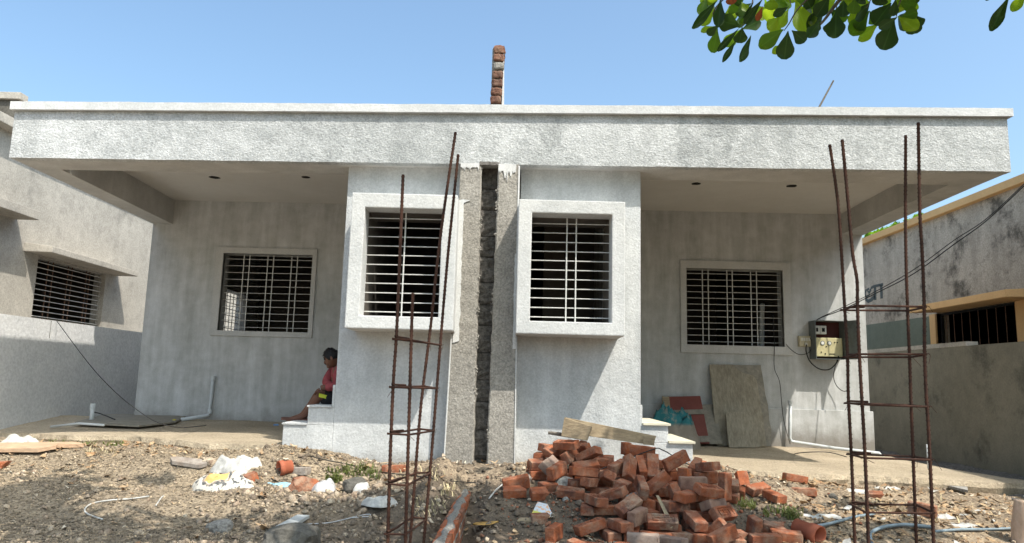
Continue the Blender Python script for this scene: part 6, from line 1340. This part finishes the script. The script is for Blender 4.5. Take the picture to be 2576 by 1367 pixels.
# hair: a cap with short tufts
vs = []; fs = []; nu, nv = 26, 12
for i in range(nv + 1):
    th = 1.85 * i / nv
    for k in range(nu):
        ph = 2 * math.pi * k / nu; fr_ = math.cos(ph); lim = 1.0 if fr_ < .3 else 1 - .42 * (fr_ - .3) / .7; t_ = th * lim; r = 1.06 + .05 * mn.noise(V3((ph * 4, t_ * 5, 2)))
        d = V3((math.sin(t_) * math.cos(ph) * .094, math.sin(t_) * math.sin(ph) * .074, math.cos(t_) * .113)) * r
        if i == nv: d *= .93
        vs.append(hd_c + (fwd * (d.x + .002) + rt * d.y + upv * (d.z + .006)) * HS)
for i in range(nv):
    for k in range(nu): fs.append((i * nu + k, (i + 1) * nu + k, (i + 1) * nu + (k + 1) % nu, i * nu + (k + 1) % nu))
for _ in range(260):
    t_ = random.uniform(0, 1.2); ph = random.uniform(0, 6.28); d = V3((math.sin(t_) * math.cos(ph) * .098, math.sin(t_) * math.sin(ph) * .078, math.cos(t_) * .117)); c = hd_c + (fwd * d.x + rt * d.y + upv * (d.z + .006)) * HS; n_ = (c - hd_c).normalized(); s = n_.cross(V3((random.random(), random.random(), random.random()))).normalized() * .006; b = len(vs); vs += [c - s, c + s, c + n_ * random.uniform(.008, .018) + s * .3]; fs.append((b, b + 1, b + 2))
obj('hair', vs, fs, M['hair'], PN, True)
mb = MB(); mb.tube([HP(.088, -.022, -.048), HP(.096, 0, -.046), HP(.088, .022, -.048)], .005, 6); mb.make('moustache', M['hair'], PN)
for s in (-1, 1):
    ey = MB().sphere(HP(.080, s * .030, .012), .010, 8, 6).make('eye', simple('dark_eye', (.02, .015, .012), .3), PN, True)
    MB().tube([HP(.086, s * .016, .030), HP(.088, s * .032, .034), HP(.076, s * .050, .028)], .0035, 5).make('eyebrow', M['hair'], PN)
for h_, t_ in ((hN, tN), (hF, tF)):
    d = (t_ - h_).normalized(); side_ = V3((0, 1, 0)); z_ = min(h_.z, t_.z); mb = MB(); P = []
    for (s, wd) in ((-.03, .03), (.04, .034), (.12, .042), (.20, .040), (.235, .02)):
        c = h_ + V3((d.x, d.y, 0)).normalized() * s; P.append((c, wd))
    top = [(c + side_ * w_).xy for c, w_ in P] + [(c - side_ * w_).xy for c, w_ in P[::-1]]; zt_ = -.421; n = len(top)
    mb.add([(p[0], p[1], zt_) for p in top] + [(p[0], p[1], -.4355) for p in top], [list(range(n)), list(range(2 * n - 1, n - 1, -1))] + [(k, k + n, (k + 1) % n + n, (k + 1) % n) for k in range(n)]); mb.make('sandal', simple('worn_sandal', (.10, .05, .04), .7), PN, clean=True)
tag(MB().box(-1.0, -.97, 0, .03, 0, .01).make('bottle_cap', M['pvc']), '', '') if False else None
cb = PG(695, 1070); bc = PZ(694, 1072, -.62); tag(MB().tube([bc + V3((-.03, 0, .012)), bc + V3((.03, .01, .012))], .012, 8).make('plastic_bottle_cap', simple('blue_cap', (.15, .28, .50), .4)), 'tiny blue plastic piece on the left apron near the steps', 'plastic')
yb_ = PZ(438, 1063, -.61); tag(MB().sphere(yb_ + V3((0, 0, .02)), .03, 8, 6, (1, .8, .7)).make('yellow_lump', simple('yellow_rubber', (.45, .38, .04), .6), smooth=True), 'small yellow lump under the raised corner of the grey board', 'lump')
